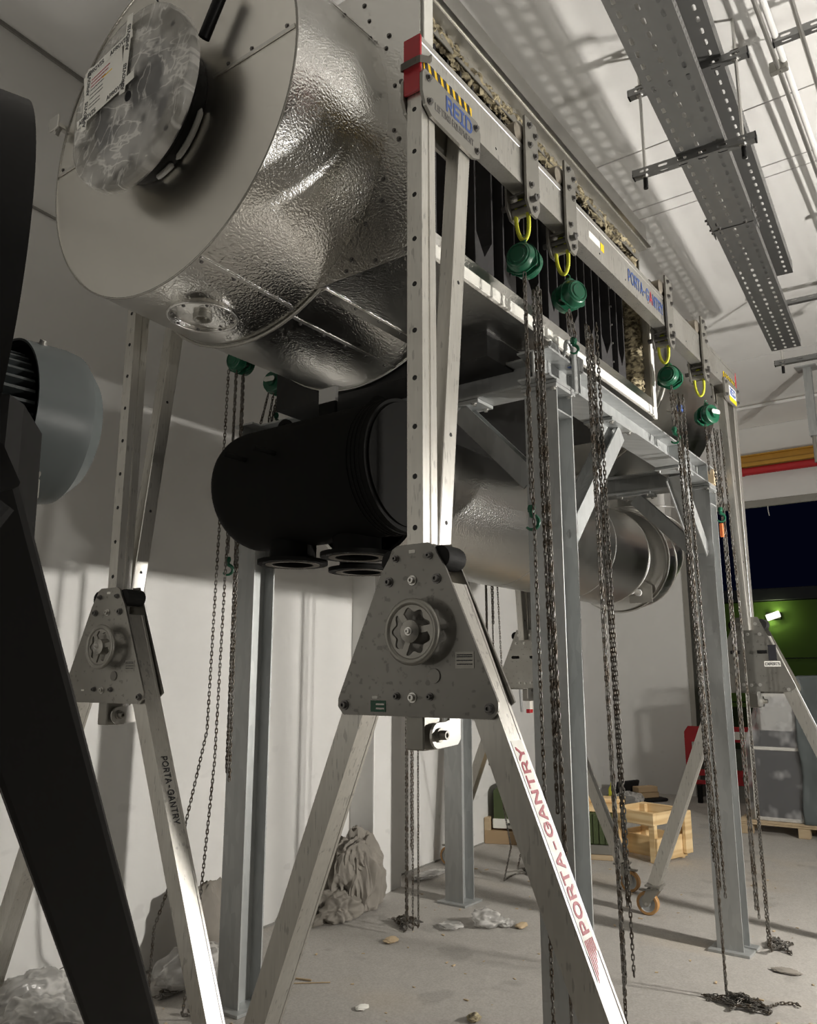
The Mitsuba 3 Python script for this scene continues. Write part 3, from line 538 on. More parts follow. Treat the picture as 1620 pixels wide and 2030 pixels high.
# ------------------------------------------------------------------ portable gantries
ZB0, ZB1 = 3.51, 3.695
def gantry(label, ox, oy, yaw, L, legtext, rise=0.0):
    G = thing('portable_gantry', label, 'gantry')
    W = np.array(T().translate([ox, oy, 0]).rotate([0, 0, 1], math.degrees(yaw)).matrix, float).reshape(4, 4)
    mir = np.eye(4); mir[0, 0] = -1; mir[0, 3] = L
    W0 = W; TILT = np.eye(4); TILT[2, 0] = rise; W = W0 @ TILT   # the beam climbs slightly towards the far frame
    def add(name, m, mt, parent=G, f=None, smooth=False):
        Wq = W if m.bounds[0][2] > 3.3 else W0
        return obj(name, put(m, Wq if f is None else Wq @ f), mt, parent, smooth)
    bp = Polygon([(-.0325, 0), (.0325, 0), (.0325, .022), (.030, .025), (.030, .160), (.0325, .163), (.0325, .185), (-.0325, .185), (-.0325, .163), (-.030, .160), (-.030, .025), (-.0325, .022)])
    B = add('beam', prof(bp, [-.045, 0, ZB0+.0], [L+.065, 0, ZB0]), 'mat_alu')
    add('red_end_cap', box(-.058, -.0445, -.034, .034, ZB0-.022, ZB1+.004, .003), 'mat_red', B)
    add('red_end_cap', box(L+.064, L+.077, -.034, .034, ZB0-.004, ZB1+.004, .003), 'mat_red', B)
    st_ = [(-.112, 0.03, 3.60), (-.112, -.03, 3.60), (-.105, -.04, 3.605), (-.05, -.042, 3.635), (-.03, -.036, 3.66), (-.03, .036, 3.66), (-.05, .042, 3.635), (-.105, .04, 3.605)]
    st_ = [(x+.04, y, z-.015) for x, y, z in st_]
    sv = []
    for dz in (0, .028):
        sv += [(x, y, z+dz-.012) for x, y, z in st_]
    sf = []
    for i in range(8): sf += [(i, (i+1) % 8, 8+(i+1) % 8), (i, 8+(i+1) % 8, 8+i)]
    add('strap', trimesh.Trimesh(sv, sf, process=False), 'mat_strap', B)
    for xx in np.arange(.45, L-.2, .33): add('rivet_hole', cyl([xx, -.0302, ZB0+.045], [xx, -.028, ZB0+.045], .006, 8), 'mat_cavity', B)
    mp = Polygon([(-.029, -.042), (.029, -.042), (.029, -.008), (.0245, -.006), (.0245, -.001), (.0295, .001), (.029, .035), (.0265, .038), (-.0265, .038), (-.029, .035), (-.0295, .001), (-.0245, -.001), (-.0245, -.006), (-.029, -.008)])
    half = [(.255, 1.487), (.276, 1.510), (.276, 1.533), (.115, 1.90), (.085, 1.945), (.075, 1.968), (.055, 1.979)]
    pl = Polygon([(y, z) for y, z in half]+[(-y, z) for y, z in half[::-1]])
    pl2 = Polygon([(y, z) for y, z in [(.23, 1.50), (.27, 1.53), (.07, 1.985)]]+[(-y, z) for y, z in [(.07, 1.985), (.27, 1.53), (.23, 1.50)]])
    for e, f in ((0, None), (1, mir)):
        inner = e == 1
        m = add('mast', prof(mp, [0, 0, 1.405], [0, 0, ZB0+(rise*L if e else 0)], [1, 0, 0]), 'mat_alu', G, f)
        for zz in np.arange(2.03, 3.45, .156): add('pin_hole', cyl([-.0425, 0, zz], [-.040, 0, zz], .0085, 10), 'mat_cavity', m, f)
        add('end_block', cat(box(-.045, .05, -.031, .031, 1.395, 1.49, .004)), 'mat_dull', m, f)
        lk = Polygon(arc([0, 1.435], .036, 90, 270, 10, [1, 0], [0, 1]).tolist()+[(.10, 1.405), (.115, 1.42), (.115, 1.50), (.06, 1.50), (.055, 1.475), (.03, 1.471)])
        hk = add('lock_arm', plate_y(lk.buffer(0), -.052, -.044), 'mat_steel', m, f)
        add('pivot_bolt', socket_bolt([0.0, -.052, 1.437], [0, -1, 0], .013, .028), 'mat_dull', m, f, 30)
        br = add('mast_brace', prof(rect(.056, .074, .006), [.068, 0, 1.90], [.236, 0, ZB0-.005], [1, 0, 0]), 'mat_alu', G, f)
        for t_ in (.10, .28, .62): add('pin_hole', cyl([.068+.168*t_, -.0285, 1.9+1.605*t_], [.068+.168*t_, -.027, 1.9+1.605*t_], .007, 8), 'mat_cavity', br, f)
        for s in (-1, 1):
            tp = Polygon([(-.058, 3.475), (-.04, 3.435), (-.005, 3.412), (.26, 3.402), (.30, 3.42), (.31, 3.525), (.29, 3.562), (-.045, 3.566), (-.058, 3.545)]).buffer(-.008).buffer(.008, quad_segs=3)
            y0, y1 = (-.045, -.0335) if s < 0 else (.0335, .045)
            p = add('beam_plate', plate_y(tp, y0, y1), 'mat_dull' if not (inner and s < 0) else 'mat_dull', G, f)
            for (bx, bz) in ((-.025, 3.54), (-.02, 3.455), (.275, 3.53), (.28, 3.44)): add('bolt', bolt([bx, s*.045, bz], [0, s, 0], .009, .012), 'mat_bolt', p, f)
            if s < 0 and not inner:
                Q = lambda x, z: W @ frame([x, -.0452, z], [1, 0, 0], [0, 0, 1])
                tag(obj('lettering', text('REID', .056, Q(0.075, 3.487), .0012, True, .17), 'mat_blue', p), 'blue REID lettering')
                obj('lettering', text('LIFTING EQUIPMENT', .026, Q(.012, 3.447), .0012, True, .245), 'mat_greytext', p)
            if s < 0 and inner:
                Q = lambda x, z: W @ frame([x, -.0452, z], [1, 0, 0], [0, 0, 1])
                obj('sticker', put(box(L-.20, L-.02, -.0462, -.0450, 3.455, 3.53), W), 'mat_label', p)
                obj('sticker', put(box(L-.20, L-.02, -.0464, -.0450, 3.42, 3.452), W), 'mat_yellow', p)
                obj('lettering', text('REID', .052, W @ frame([L-.18, -.0463, 3.467], [1, 0, 0], [0, 0, 1]), .0012, True, .14), 'mat_blue', p)
        for s in (-1, 1):
            tz = add('hazard_tape', box(-.035, .27, min(s*.0322, s*.0336), max(s*.0322, s*.0336), 3.570, 3.612), 'mat_yellow', B, f)
            for j in range(8):
                xx = -.022+j*.038; q = ext(Polygon([(xx, 3.570), (xx+.019, 3.570), (xx+.007, 3.612), (xx-.012, 3.612)]), .0006, frame([0, s*.0342-(.0006 if s < 0 else 0)*0, 0], [1, 0, 0], [0, 0, 1]))
                add('stripe', q, 'mat_ink', B, f)
        fp_ = add('side_plate', ext(pl, .008, frame([-.055, 0, 0], [0, 1, 0], [0, 0, 1])), 'mat_plate_shaded' if legtext['up'] and not inner else 'mat_plate', G, f)
        add('side_plate', ext(pl2, .008, frame([.047, 0, 0], [0, 1, 0], [0, 0, 1])), 'mat_plate', G, f)
        for (by, bz) in ((-.085, 1.872), (0.0, 1.872), (.085, 1.872), (-.06, 1.94), (.06, 1.94), (.25, 1.515), (-.25, 1.515), (0, 1.54), (.055, 1.543), (-.06, 1.543)):
            big = abs(by) > .2 or abs(bz-1.872) < .01 or by == 0
            add('bolt', socket_bolt([-.055, by, bz], [-1, 0, 0], .010 if big else .0075, .013), 'mat_bolt' if by else 'mat_steel', fp_, f, 30)
            if inner or True: add('bolt', bolt([.055, by*.9, bz], [1, 0, 0], .008, .01), 'mat_steel', fp_, f)
        add('washer', lathe([(.0, .004), (.02, .004), (.02, 0)], [-.055, -.075, 1.60], [-1, 0, 0], 16), 'mat_plate_shaded', fp_, f, 30)
        # handwheel
        hc = A([-.10, -.030, 1.722])
        hw = add('handwheel', tube(arc(hc, .084, 0, 352.5, 48, [0, 1, 0], [0, 0, 1]), .0105, 10, True), 'mat_dull', G, f, True)
        th_ = np.linspace(0, 2*np.pi, 97)[:-1]
        wv = Polygon([(.078*math.cos(a), .078*math.sin(a)) for a in th_], [[((.062+.006*math.cos(9*a))*math.cos(a), (.062+.006*math.cos(9*a))*math.sin(a)) for a in th_]])
        add('grip_web', ext(wv, .008, frame(hc-A([.004, 0, 0]), [0, 1, 0], [0, 0, 1])), 'mat_dull', hw, f)
        for a in (172, 292, 52):
            add('spoke', prof(rect(.018, .008), hc+.03*A([0, math.cos(rad(a)), math.sin(rad(a))]), hc+.07*A([0, math.cos(rad(a)), math.sin(rad(a))]), [1, 0, 0]), 'mat_dull', hw, f)
        add('hub', lathe([(0, .018), (.012, .018), (.032, .012), (.034, -.045), (0, -.045)], hc, [-1, 0, 0], 28), 'mat_plate', hw, f, 30)
        add('hub_bolt', socket_bolt(hc-A([.018, 0, 0]), [-1, 0, 0], .008, .008), 'mat_steel', hw, f, 30)
        add('guide_roller', lathe([(0, 0), (.034, 0), (.036, .01), (.036, .08), (.034, .09), (0, .09)], [-.044, -.088, 1.935], [1, 0, 0], 24), 'mat_rubber', G, f, 30)
        add('guide_roller', lathe([(0, 0), (.034, 0), (.036, .01), (.036, .08), (.034, .09), (0, .09)], [-.044, .088, 1.935], [1, 0, 0], 24), 'mat_rubber', G, f, 30)
        add('winding_handle', cyl([.06, -.115, 1.755], [.06, -.055, 1.755], .011, 12), 'mat_black', G, f, 40)
        add('winding_handle', cyl([.06, .055, 1.755], [.06, .115, 1.755], .011, 12), 'mat_black', G, f, 40)
        if not inner:
            add('label', box(-.0565, -.0548, -.205, -.145, 1.62, 1.665), 'mat_dull', fp_, f)
            for zz in (1.63, 1.64, 1.65, 1.655): add('print_line', box(-.0572, -.0565, -.20, -.15, zz, zz+.0028), 'mat_ink', fp_, f)
            if legtext['up']: add('label', box(-.0565, -.0548, .095, .15, 1.498, 1.53), 'mat_greenlabel', fp_, f)
            for zz in (1.505, 1.517) if legtext['up'] else (): add('print_line', box(-.0572, -.0565, .10, .13, zz, zz+.005), 'mat_plate', fp_, f)
            add('label', box(-.0565, -.0548, .125, .145, 1.535, 1.543), 'mat_label', fp_, f)
            add('label', box(-.0565, -.0548, -.01, .012, 1.952, 1.962), 'mat_label', fp_, f)
        else:
            add('label', box(.055, .0565, -.17, -.12, 1.70, 1.80), 'mat_ink', fp_, f)
            add('label', box(.055, .0567, -.19, -.09, 1.66, 1.695), 'mat_label', fp_, f)
            obj('lettering', text('EXPERTS', .018, W0 @ frame([L-.0568, -.095, 1.668], [0, -1, 0], [0, 0, 1]), .001, True, .09), 'mat_ink', fp_)
        # legs and castors
        for s in (-1, 1):
            p0, p1 = A([.0, s*.055, 1.93]), A([.0, s*.748, .205])
            d = (p1-p0)/np.linalg.norm(p1-p0)
            lp = Polygon([(-.038, -.041), (.038, -.041), (.038, -.030), (.0365, -.0285), (.0365, .0285), (.038, .030), (.038, .041), (-.038, .041), (-.038, .030), (-.0365, .0285), (-.0365, -.0285), (-.038, -.030)])
            lg = add('leg', prof(lp, p0+d*.09, p1, [1, 0, 0]), 'mat_alu', G, f)
            add('leg_bolt', bolt(p1-d*.06+A([-.041, 0, 0]), [-1, 0, 0], .009, .01), 'mat_steel', lg, f)
            if legtext and not inner and s < 0:
                n_ = A([0, -d[2], d[1]]) if False else np.cross(d, [1, 0, 0]); n_ = n_ if n_[1] < 0 else -n_
                cen = p0+d*((1.93-legtext['z'])/abs(d[2]))+n_*.0385
                obj('sticker', put(box(-.02, legtext['len']+.04, -.029, .029, -.0008, .0006), W0 @ frame(cen, -d if legtext['up'] else d, [-1, 0, 0] if legtext['up'] else [1, 0, 0])), legtext['bg'], lg) if legtext['bg'] else None
                Mx = W0 @ frame(cen+n_*.0006, -d if legtext['up'] else d, [-1, 0, 0] if legtext['up'] else [1, 0, 0])
                if legtext['up']:
                    for j in range(6): obj('stripe', put(ext(Polygon([(-.012-.02*j*.6, -.022+.008*j), (.012, -.022+.008*j), (.012, -.017+.008*j), (-.02-.02*j*.6, -.018+.008*j)]), .0008), Mx), legtext['mat'], lg)
                tag(obj('lettering', text('PORTA-GANTRY', legtext['h'], Mx @ frame([.018 if legtext['up'] else 0, -legtext['h']/2, 0], [1, 0, 0], [0, 1, 0]), .0012, legtext['up'], legtext['len']), legtext['mat'], lg), legtext['what'])
            fx = p1+A([0, 0, -.004]); cs = 1 if s > 0 else -1
            fp2 = [(-.045, .178), (.045, .178), (.085, .10), (.075, .06), (.045, .06)]
            fk = [ext(Polygon([(y*cs, z) for y, z in fp2]), .006, frame([x_, fx[1], 0], [0, 1, 0], [0, 0, 1])) for x_ in (-.036, .030)]
            c = add('castor', cat(box(-.055, .055, fx[1]-.055, fx[1]+.055, .190, .204, .003), cyl([0, fx[1], .176], [0, fx[1], .192], .042, 18), box(-.038, .038, fx[1]-.046, fx[1]+.046, .168, .180, .004), *fk), 'mat_dull', G, f)
            wc = A([0, fx[1]+.055*cs, .076])
            add('tyre', lathe([(.056, -.022), (.072, -.022), (.076, -.016), (.076, .016), (.072, .022), (.056, .022)], wc, [1, 0, 0], 36, True), 'mat_tyre', c, f, 30)
            add('wheel_hub', lathe([(.0, -.019), (.02, -.019), (.024, -.012), (.05, -.014), (.057, -.020), (.057, .020), (.05, .014), (.024, .012), (.02, .019), (0, .019)], wc, [1, 0, 0], 30), 'mat_hub', c, f, 30)
            add('axle', cyl(wc-A([.044, 0, 0]), wc+A([.044, 0, 0]), .010, 8), 'mat_steel', c, f)
            add('brake_lever', box(-.014, .014, min(fx[1]+.03*cs, fx[1]+.115*cs), max(fx[1]+.03*cs, fx[1]+.115*cs), .150, .164, .003), 'mat_dull', c, f)
    return G, W
G1, W1 = gantry('weathered aluminium gantry nearest the camera with red beam end and side plate coloured as in shade', 1.957, 1.378, 0.006, 3.84, dict(z=.955, len=.46, h=.036, up=True, bg='mat_label', mat='mat_redtext', what='dark red lettering on a white sticker'), .012)
G2, W2 = gantry('aluminium gantry by the left wall partly behind the clad drum', 2.15, 3.165, .04, 4.12, dict(z=1.27, len=.27, h=.030, up=False, bg=None, mat='mat_ink', what='worn black lettering'))
# lettering and stickers on the front gantry beam
def bt(s, x, z, h, w, m, bold=False):
    return obj('lettering', text(s, h, W1 @ frame([x-1.957, -.0312, z], [1, 0, 0], [0, 0, 1]), .0012, bold, w), m, 'portable_gantry__beam')
bt('PORTA-G', 3.76, ZB0+.055, .07, .305, 'mat_blue'); bt('A', 4.075, ZB0+.055, .07, .045, 'mat_redtext'); bt('NTRY', 4.128, ZB0+.055, .07, .165, 'mat_blue')
for (x0, x1, z0, z1, m_, e_) in ((3.085, 3.14, .05, .12, 'mat_label', 0), (3.095, 3.13, .06, .09, 'mat_ink', .001), (3.27, 3.40, .075, .11, 'mat_label', 0), (3.41, 3.45, .07, .11, 'mat_yellow', 0)):
    obj('sticker', put(box(x0-1.957, x1-1.957, -.0316-e_, -.0298, ZB0+z0, ZB0+z1), W1), m_, 'portable_gantry__beam')

# ------------------------------------------------------------------ trolleys, slings, hoists and chains
def trolley(x, label, W, group='beam trolleys on the gantry beams'):
    k = thing('beam_trolley', label, 'trolley', group)
    Y0 = 0.0
    def add(n, m, mt, par=k, sm=False): return obj(n, put(m, W), mt, par, sm)
    pp_ = [(x-.054, 3.82), (x+.045, 3.82), (x+.056, 3.80), (x+.056, 3.44), (x+.028, 3.395), (x-.022, 3.395), (x-.056, 3.44)]
    for s in (-1, 1):
        y0, y1 = (-.050, -.040) if s < 0 else (.040, .050)
        p = add('side_plate', plate_y(pp_, y0, y1), 'mat_dull')
        for (bx, bz) in ((-.02, 3.79), (.03, 3.765), (-.02, 3.70), (.025, 3.67), (-.02, 3.52), (.025, 3.49), (-.022, 3.455), (.005, 3.425)):
            add('bolt', bolt([x+bx, s*.050, bz], [0, s, 0], .0095, .013), 'mat_bolt', p)
    add('roller', lathe([(0, 0), (.03, 0), (.052, .012), (.052, .056), (.03, .068), (0, .068)], [x-.045, -.034, ZB1+.054], [0, 1, 0], 28), 'mat_oldsteel', k, 30)
    add('roller', lathe([(0, 0), (.03, 0), (.03, .068), (0, .068)], [x+.03, -.034, ZB1+.034], [0, 1, 0], 20), 'mat_oldsteel', k, 30)
    add('cross_pin', cyl([x-.02, -.075, 3.455], [x-.02, .08, 3.455], .013, 12), 'mat_bolt', k, 40)
    add('spacer', cyl([x-.0, -.038, 3.428], [x-.0, .038, 3.428], .022, 14), 'mat_dull', k, 40)
    add('beam_shoe', box(x-.05, x+.05, -.036, .036, ZB0-.032, ZB0-.022, .003), 'mat_bolt', k)
    return k
mat('mat_oldsteel', (.40, .36, .30), .4, .8)
def sling(x, label, W, zt=3.45, zb=3.32):
    k = thing('yellow_sling', label, 'sling', None)
    h = (zt-zb)/2; zc = (zt+zb)/2; th_ = np.linspace(0, 2*np.pi, 33)[:-1]
    P = np.stack([x-.004+.012*np.cos(th_)*1.0, .028*np.sin(th_), zc-(h+.012)*np.cos(th_)], 1)
    obj('webbing', put(tube(P, .0085, 8, True), W), 'mat_sling', k, True); return k
LT = None
def link_template(p, w):
    n, m = 10, 5; R = p*.27; Ls = p-2*R+w*2.2; R2 = R
    pts = []
    for i in range(n):
        a = 2*np.pi*i/n; c = A([math.cos(a), math.sin(a), 0])*R2; c[0] += (Ls/2 if c[0] > 0 else -Ls/2); pts.append(c)
    return tube(pts, w, m, True)
def links(P, wire=.0026, pitch=.0195, seed=0, jitter=0):
    P = A(P, float); s = np.r_[0, np.cumsum(np.linalg.norm(np.diff(P, axis=0), axis=1))]; n = max(2, int(s[-1]/pitch))
    q = (np.arange(n)+.5)*pitch; C = np.stack([np.interp(q, s, P[:, i]) for i in range(3)], 1)
    D = np.stack([np.interp(q+.4*pitch, s, P[:, i])-np.interp(q-.4*pitch, s, P[:, i]) for i in range(3)], 1)
    D += 1e-6; D /= np.linalg.norm(D, axis=1, keepdims=True)
    r_ = np.random.default_rng(seed); ref = np.where(np.abs(D[:, 2:]) > .8, A([[.8, .6, 0.]]), A([[0, 0, 1.]]))
    u = np.cross(ref, D); u /= np.linalg.norm(u, axis=1, keepdims=True); v = np.cross(D, u)
    ang = np.arange(n)*np.pi/2+r_.uniform(-.25-jitter, .25+jitter, n)+r_.uniform(0, 3)
    U = u*np.cos(ang)[:, None]+v*np.sin(ang)[:, None]; N = np.cross(D, U)
    t_ = link_template(pitch, wire); tv, tf = t_.vertices, t_.faces
    V = C[:, None]+tv[None, :, 0:1]*D[:, None]+tv[None, :, 1:2]*U[:, None]+tv[None, :, 2:3]*N[:, None]
    F = tf[None]+(np.arange(n)*len(tv))[:, None, None]
    return trimesh.Trimesh(V.reshape(-1, 3), F.reshape(-1, 3), process=False)
def pile(cx_, cy_, rx, ry, n, seed, h=.05):
    r_ = np.random.default_rng(seed); m = max(6, n//9); a = np.cumsum(r_.uniform(1.2, 2.6, m))*r_.choice([-1, 1]); q = np.abs(r_.normal(0, .55, m)).clip(0, 1.15)
    K = np.stack([cx_+rx*q*np.cos(a), cy_+ry*q*np.sin(a), .008+h*np.maximum(0, 1-q)*r_.uniform(.1, 1, m)], 1)
    t_ = np.linspace(0, m-1, n); i = np.minimum(t_.astype(int), m-2); f = (t_-i)[:, None]; f = f*f*(3-2*f)
    return K[i]*(1-f)+K[i+1]*f+np.c_[r_.normal(0, .003, (n, 2)), r_.uniform(0, .004, n)]
def hook(p, s=1.0, ax=(1, 0, 0), down=True):
    ax = A(ax, float); D = A([0, 0, -1. if down else 1.]); c = A(p)+D*.055*s
    path = [A(p), A(p)+D*.014*s]+[c+.026*s*(-math.cos(t)*D+math.sin(t)*ax) for t in np.radians(np.arange(0, 251, 18))]
    return cat(tube(path, s*np.linspace(.0115, .0045, len(path)), 8), lathe([(0, -.014), (.014, -.014), (.016, 0), (.012, .012), (0, .014)], A(p), [0, 0, 1], 10))
def hoist(label, c, az, W=None, plate=False, zh=3.32):
    """chain hoist hanging at c; az: direction (degrees) that its gear cover faces"""
    k = thing('chain_hoist', label, 'chain hoist')
    HS = .74; c = A(c, float); a = A([math.cos(rad(az)), math.sin(rad(az)), 0]); s = A([-a[1], a[0], 0]); Z = A([0, 0, 1.])
    SC = np.eye(4); SC[:3, :3] *= HS; SC[:3, 3] = c*(1-HS)
    def so(n, m, mt, par, sm=False): return obj(n, put(m, SC), mt, par, sm)
    def rnd(r, lobes): return Polygon([(r*(1+lobes*max(0, math.cos(3*(q-math.pi/2)))**4)*math.cos(q), r*(1+lobes*max(0, math.cos(3*(q-math.pi/2)))**4)*math.sin(q)) for q in np.linspace(0, 2*np.pi, 61)[:-1]])
    Mx = np.eye(4); Mx[:3, 0], Mx[:3, 1], Mx[:3, 2], Mx[:3, 3] = s, Z, a, c
    so('gear_cover', lathe([(0, .092), (.040, .092), (.044, .086), (.062, .084), (.070, .078), (.078, .060), (.082, .036), (0, .036)], c, a, 40), 'mat_hoist', k, 25)
    so('cover_ring', lathe([(.052, 0), (.056, .006), (.060, .006), (.064, 0)], c+a*.083, a, 36, True), 'mat_hoist', k, 25)
    so('frame_plate', ext(rnd(.088, .16), .008, Mx @ frame([0, 0, .028], [1, 0, 0], [0, 1, 0])), 'mat_hoist', k)
    so('frame_plate', ext(rnd(.086, .14), .008, Mx @ frame([0, 0, -.018], [1, 0, 0], [0, 1, 0])), 'mat_hoist', k)
    so('load_sheave', lathe([(0, -.016), (.05, -.016), (.036, 0), (.05, .03), (0, .03)], c, a, 20), 'mat_bolt', k, 30)
    so('wheel_cover', lathe([(0, -.018), (.080, -.018), (.084, -.028), (.082, -.062), (.070, -.068), (.040, -.070), (.036, -.092), (0, -.094)], c, a, 36), 'mat_hoist', k, 25)
    for q in (90, 210, 330):
        o = c+.075*(math.cos(rad(q))*s+math.sin(rad(q))*Z); so('stay_bolt', cyl(o-a*.02, o+a*.04, .008, 8), 'mat_bolt', k)
    if plate: so('name_plate', ext(LineString([(-.03, 0), (.03, 0)]).buffer(.020), .003, Mx @ frame([0, .01, -.097], [-1, 0, 0], [0, 1, 0])), 'mat_label', k)
    obj('top_hook', hook(c+Z*.072, (zh-c[2]-.072)/.055, s, False), 'mat_hoist', k, 40)
    return k
def chains(k, name, strands, seed=0, **kw):
    for i, P in enumerate(strands): obj(name, links(P, seed=seed*17+i, **kw), 'mat_chain', k, True)

# ------------------------------------------------------------------ hoists on the front gantry
YG = 1.384
TR = [2.67, 3.04, 4.37, 5.05]
for i, (x, l) in enumerate(zip(TR, ('steel beam trolley nearest the hazard tape on the front gantry beam', 'second steel beam trolley from the near end of the front gantry beam', 'steel beam trolley just past the GANTRY lettering on the front beam', 'steel beam trolley at the far end of the front gantry beam'))):
    trolley(x-1.957, l, W1)
for x, zb, l in ((TR[0], 3.32, 'yellow round sling above the nearest green chain hoist'), (TR[1], 3.325, 'yellow round sling above the second green chain hoist'), (TR[2], 3.33, 'yellow round sling above the third green chain hoist'), (TR[3], 3.32, 'yellow round sling above the farthest green chain hoist')):
    sling(x-1.957, l, W1, 3.46, zb)
def v_(x, y, z0, z1, sway=0.0, n=8):
    z = np.linspace(z0, z1, n); t = np.linspace(0, 1, n); return np.stack([x+sway*t, np.full(n, y), z], 1)
# nearest hoist
h = hoist('green chain hoist nearest the camera hanging from the front gantry beam', (2.675, YG, 3.225), 183, zh=3.325)
chains(h, 'hand_chain', [np.vstack([v_(2.615, YG-.03, 3.14, .03, .05), pile(2.72, YG-.06, .10, .09, 90, 3)])], 1)
chains(h, 'load_chain', [v_(2.672, YG, 3.15, 2.24), v_(2.755, YG-.012, 3.14, .95, .075), v_(2.770, YG+.014, 3.14, 1.10, .06), v_(2.80, YG-.002, 3.15, .40, .05), v_(2.80, YG+.012, 3.15, 1.3, .03)], 2, wire=.0034, pitch=.0195)
obj('bottom_hook', hook((2.672, YG, 2.215), 1.0, (.2, -.98, 0)), 'mat_hoist', h, 40)
# second hoist, hooked to the lug
h = hoist('second green chain hoist from the camera holding the steel frame by a shackle', (3.085, YG, 3.235), 245, zh=3.33)
chains(h, 'load_chain', [v_(3.06, YG-.01, 3.16, 3.045, .06), v_(3.085, YG+.012, 3.16, 3.05, .035), v_(3.215, YG-.022, 3.10, .42, .08), v_(3.235, YG-.035, 3.10, .70, .09), v_(3.25, YG-.015, 3.15, .36, .05)], 3, wire=.0034, pitch=.0195)
chains(h, 'hand_chain', [v_(3.16, YG-.04, 3.12, .28, .08), v_(3.255, YG-.05, 3.16, .45, .06)], 4)
obj('bottom_hook', hook((3.125, YG+.005, 3.045), .75, (.6, -.8, 0)), 'mat_hoist', h, 40)
k = thing('bow_shackle', 'grey steel bow shackle with a blue pin holding the second hoist hook', 'shackle')
c0 = A([3.15, YG+.06, 3.02])
obj('bow', tube(np.vstack([[c0+A([-.028, -.0, -.05])], c0+A([0, -.02, 0])+.036*np.stack([np.cos(np.radians(np.arange(200, -21, -20))), np.zeros(12), np.sin(np.radians(np.arange(200, -21, -20)))], 1), [c0+A([.028, 0, -.05])]]), .0085, 10), 'mat_galv', k, True)
obj('pin', cyl(c0+A([-.045, 0, -.052]), c0+A([.05, 0, -.052]), .009, 12), 'mat_steel', k, 40)
obj('nut', cyl(c0+A([.036, 0, -.052]), c0+A([.056, 0, -.052]), .016, 6), 'mat_blue', k)
# third and fourth
h = hoist('third green chain hoist facing the drum under the middle of the front gantry beam', (4.42, YG, 3.27), 180, zh=3.335)
chains(h, 'load_chain', [v_(4.41, YG, 3.19, 2.98, .02), v_(4.50, YG-.014, 3.19, .50, .14), v_(4.52, YG+.012, 3.19, .62, .13), v_(4.535, YG-.03, 3.19, .45, .13)], 5, wire=.0034, pitch=.0195)
obj('bottom_hook', hook((4.43, YG, 2.965), 1.0, (.5, -.85, 0)), 'mat_hoist', h, 40)
chains(h, 'hand_chain', [np.vstack([v_(4.335, YG-.03, 3.19, 2.75, .12, 4), v_(4.47, YG-.03, 2.6, .03, .09, 6), pile(4.53, 1.27, .13, .17, 230, 8, .05), [(4.66, 1.12, .01), (4.70, 1.06, .01), (4.66, 1.03, .012)]]), np.vstack([v_(4.50, YG-.02, 3.18, .03, .10), pile(4.55, 1.31, .10, .12, 60, 9)])], 6)
h = hoist('farthest green chain hoist with a pale name plate on the front gantry beam', (5.11, YG, 3.225), 65, None, True, zh=3.318)
chains(h, 'load_chain', [v_(5.06, YG, 3.15, 2.83, .01, 4), v_(5.15, YG, 3.15, 2.66, .10), v_(5.175, YG-.02, 3.15, 2.70, .09), v_(5.25, YG-.02, 3.16, .2, .08), v_(5.27, YG+.0, 3.16, .25, .08)], 7, wire=.0034, pitch=.0195)
obj('bottom_hook', hook((5.25, YG, 2.64), 1.0, (.5, -.85, 0)), 'mat_hoist', h, 40)
obj('hook_tip', box(5.24, 5.26, YG-.012, YG+.012, 2.46, 2.55, .005), 'mat_orange', h)
chains(h, 'hand_chain', [np.vstack([v_(5.26, YG-.04, 3.16, 2.0, .11, 5), v_(5.38, YG-.04, 1.9, .04, .03, 5), pile(5.60, 1.35, .12, .10, 190, 13, .05)]), np.vstack([v_(5.30, YG-.055, 2.4, .03, .10), pile(5.55, 1.30, .08, .08, 50, 14)])], 8)
# hoists on the gantry by the wall
def yw(x): return 3.165+.04*(x-2.15)
TW = [2.82, 3.10, 4.50, 5.58]
for x, l in zip(TW, ('steel beam trolley nearest the drum on the gantry by the wall', 'second steel beam trolley on the gantry by the wall', 'third steel beam trolley on the gantry by the wall', 'farthest steel beam trolley on the gantry by the wall')):
    trolley((x-2.15), l, W2)
    sling((x-2.15), 'yellow sling under '+l.replace('steel ', 'the '), W2, 3.45, 3.33)
h = hoist('dark green chain hoist below the clad drum nearest the left wall', (TW[0], yw(TW[0]), 3.27), 182, zh=3.335)
y = yw(TW[0])
chains(h, 'hand_chain', [np.vstack([v_(2.735, y, 3.20, 1.34, -.03, 6), [(2.67, y+.14, .70), (2.66, y+.26, .42), (2.83, 3.69, .03)], pile(2.93, 3.66, .13, .07, 120, 21, .04)]), np.vstack([v_(2.765, y-.03, 3.20, 1.2, -.03, 6), [(2.74, y+.03, .6), (2.78, 3.36, .03)], pile(2.86, 3.34, .08, .08, 60, 22)])], 9)
chains(h, 'load_chain', [v_(2.795, y+.01, 3.2, 2.21), v_(2.83, y-.012, 3.2, 1.08, .02), v_(2.845, y+.012, 3.2, 1.12, .005)], 10, wire=.0034, pitch=.0195)
obj('bottom_hook', hook((2.797, y+.01, 2.19), 1.0, (.7, -.7, 0)), 'mat_hoist', h, 40)
h = hoist('dark green chain hoist above the end of the steel cross beam', (TW[1], yw(TW[1]), 3.235), 10, None, True, zh=3.33)
y = yw(TW[1])
chains(h, 'hand_chain', [v_(3.04, y, 3.16, 2.97, -.05, 4), v_(3.06, y-.02, 3.16, 2.97, -.035, 4)], 11)
chains(h, 'load_chain', [v_(3.11, y, 3.16, 2.97, -.05, 4), v_(3.13, y+.01, 3.16, 3.06, -.02, 4)], 12, wire=.0034, pitch=.0195)
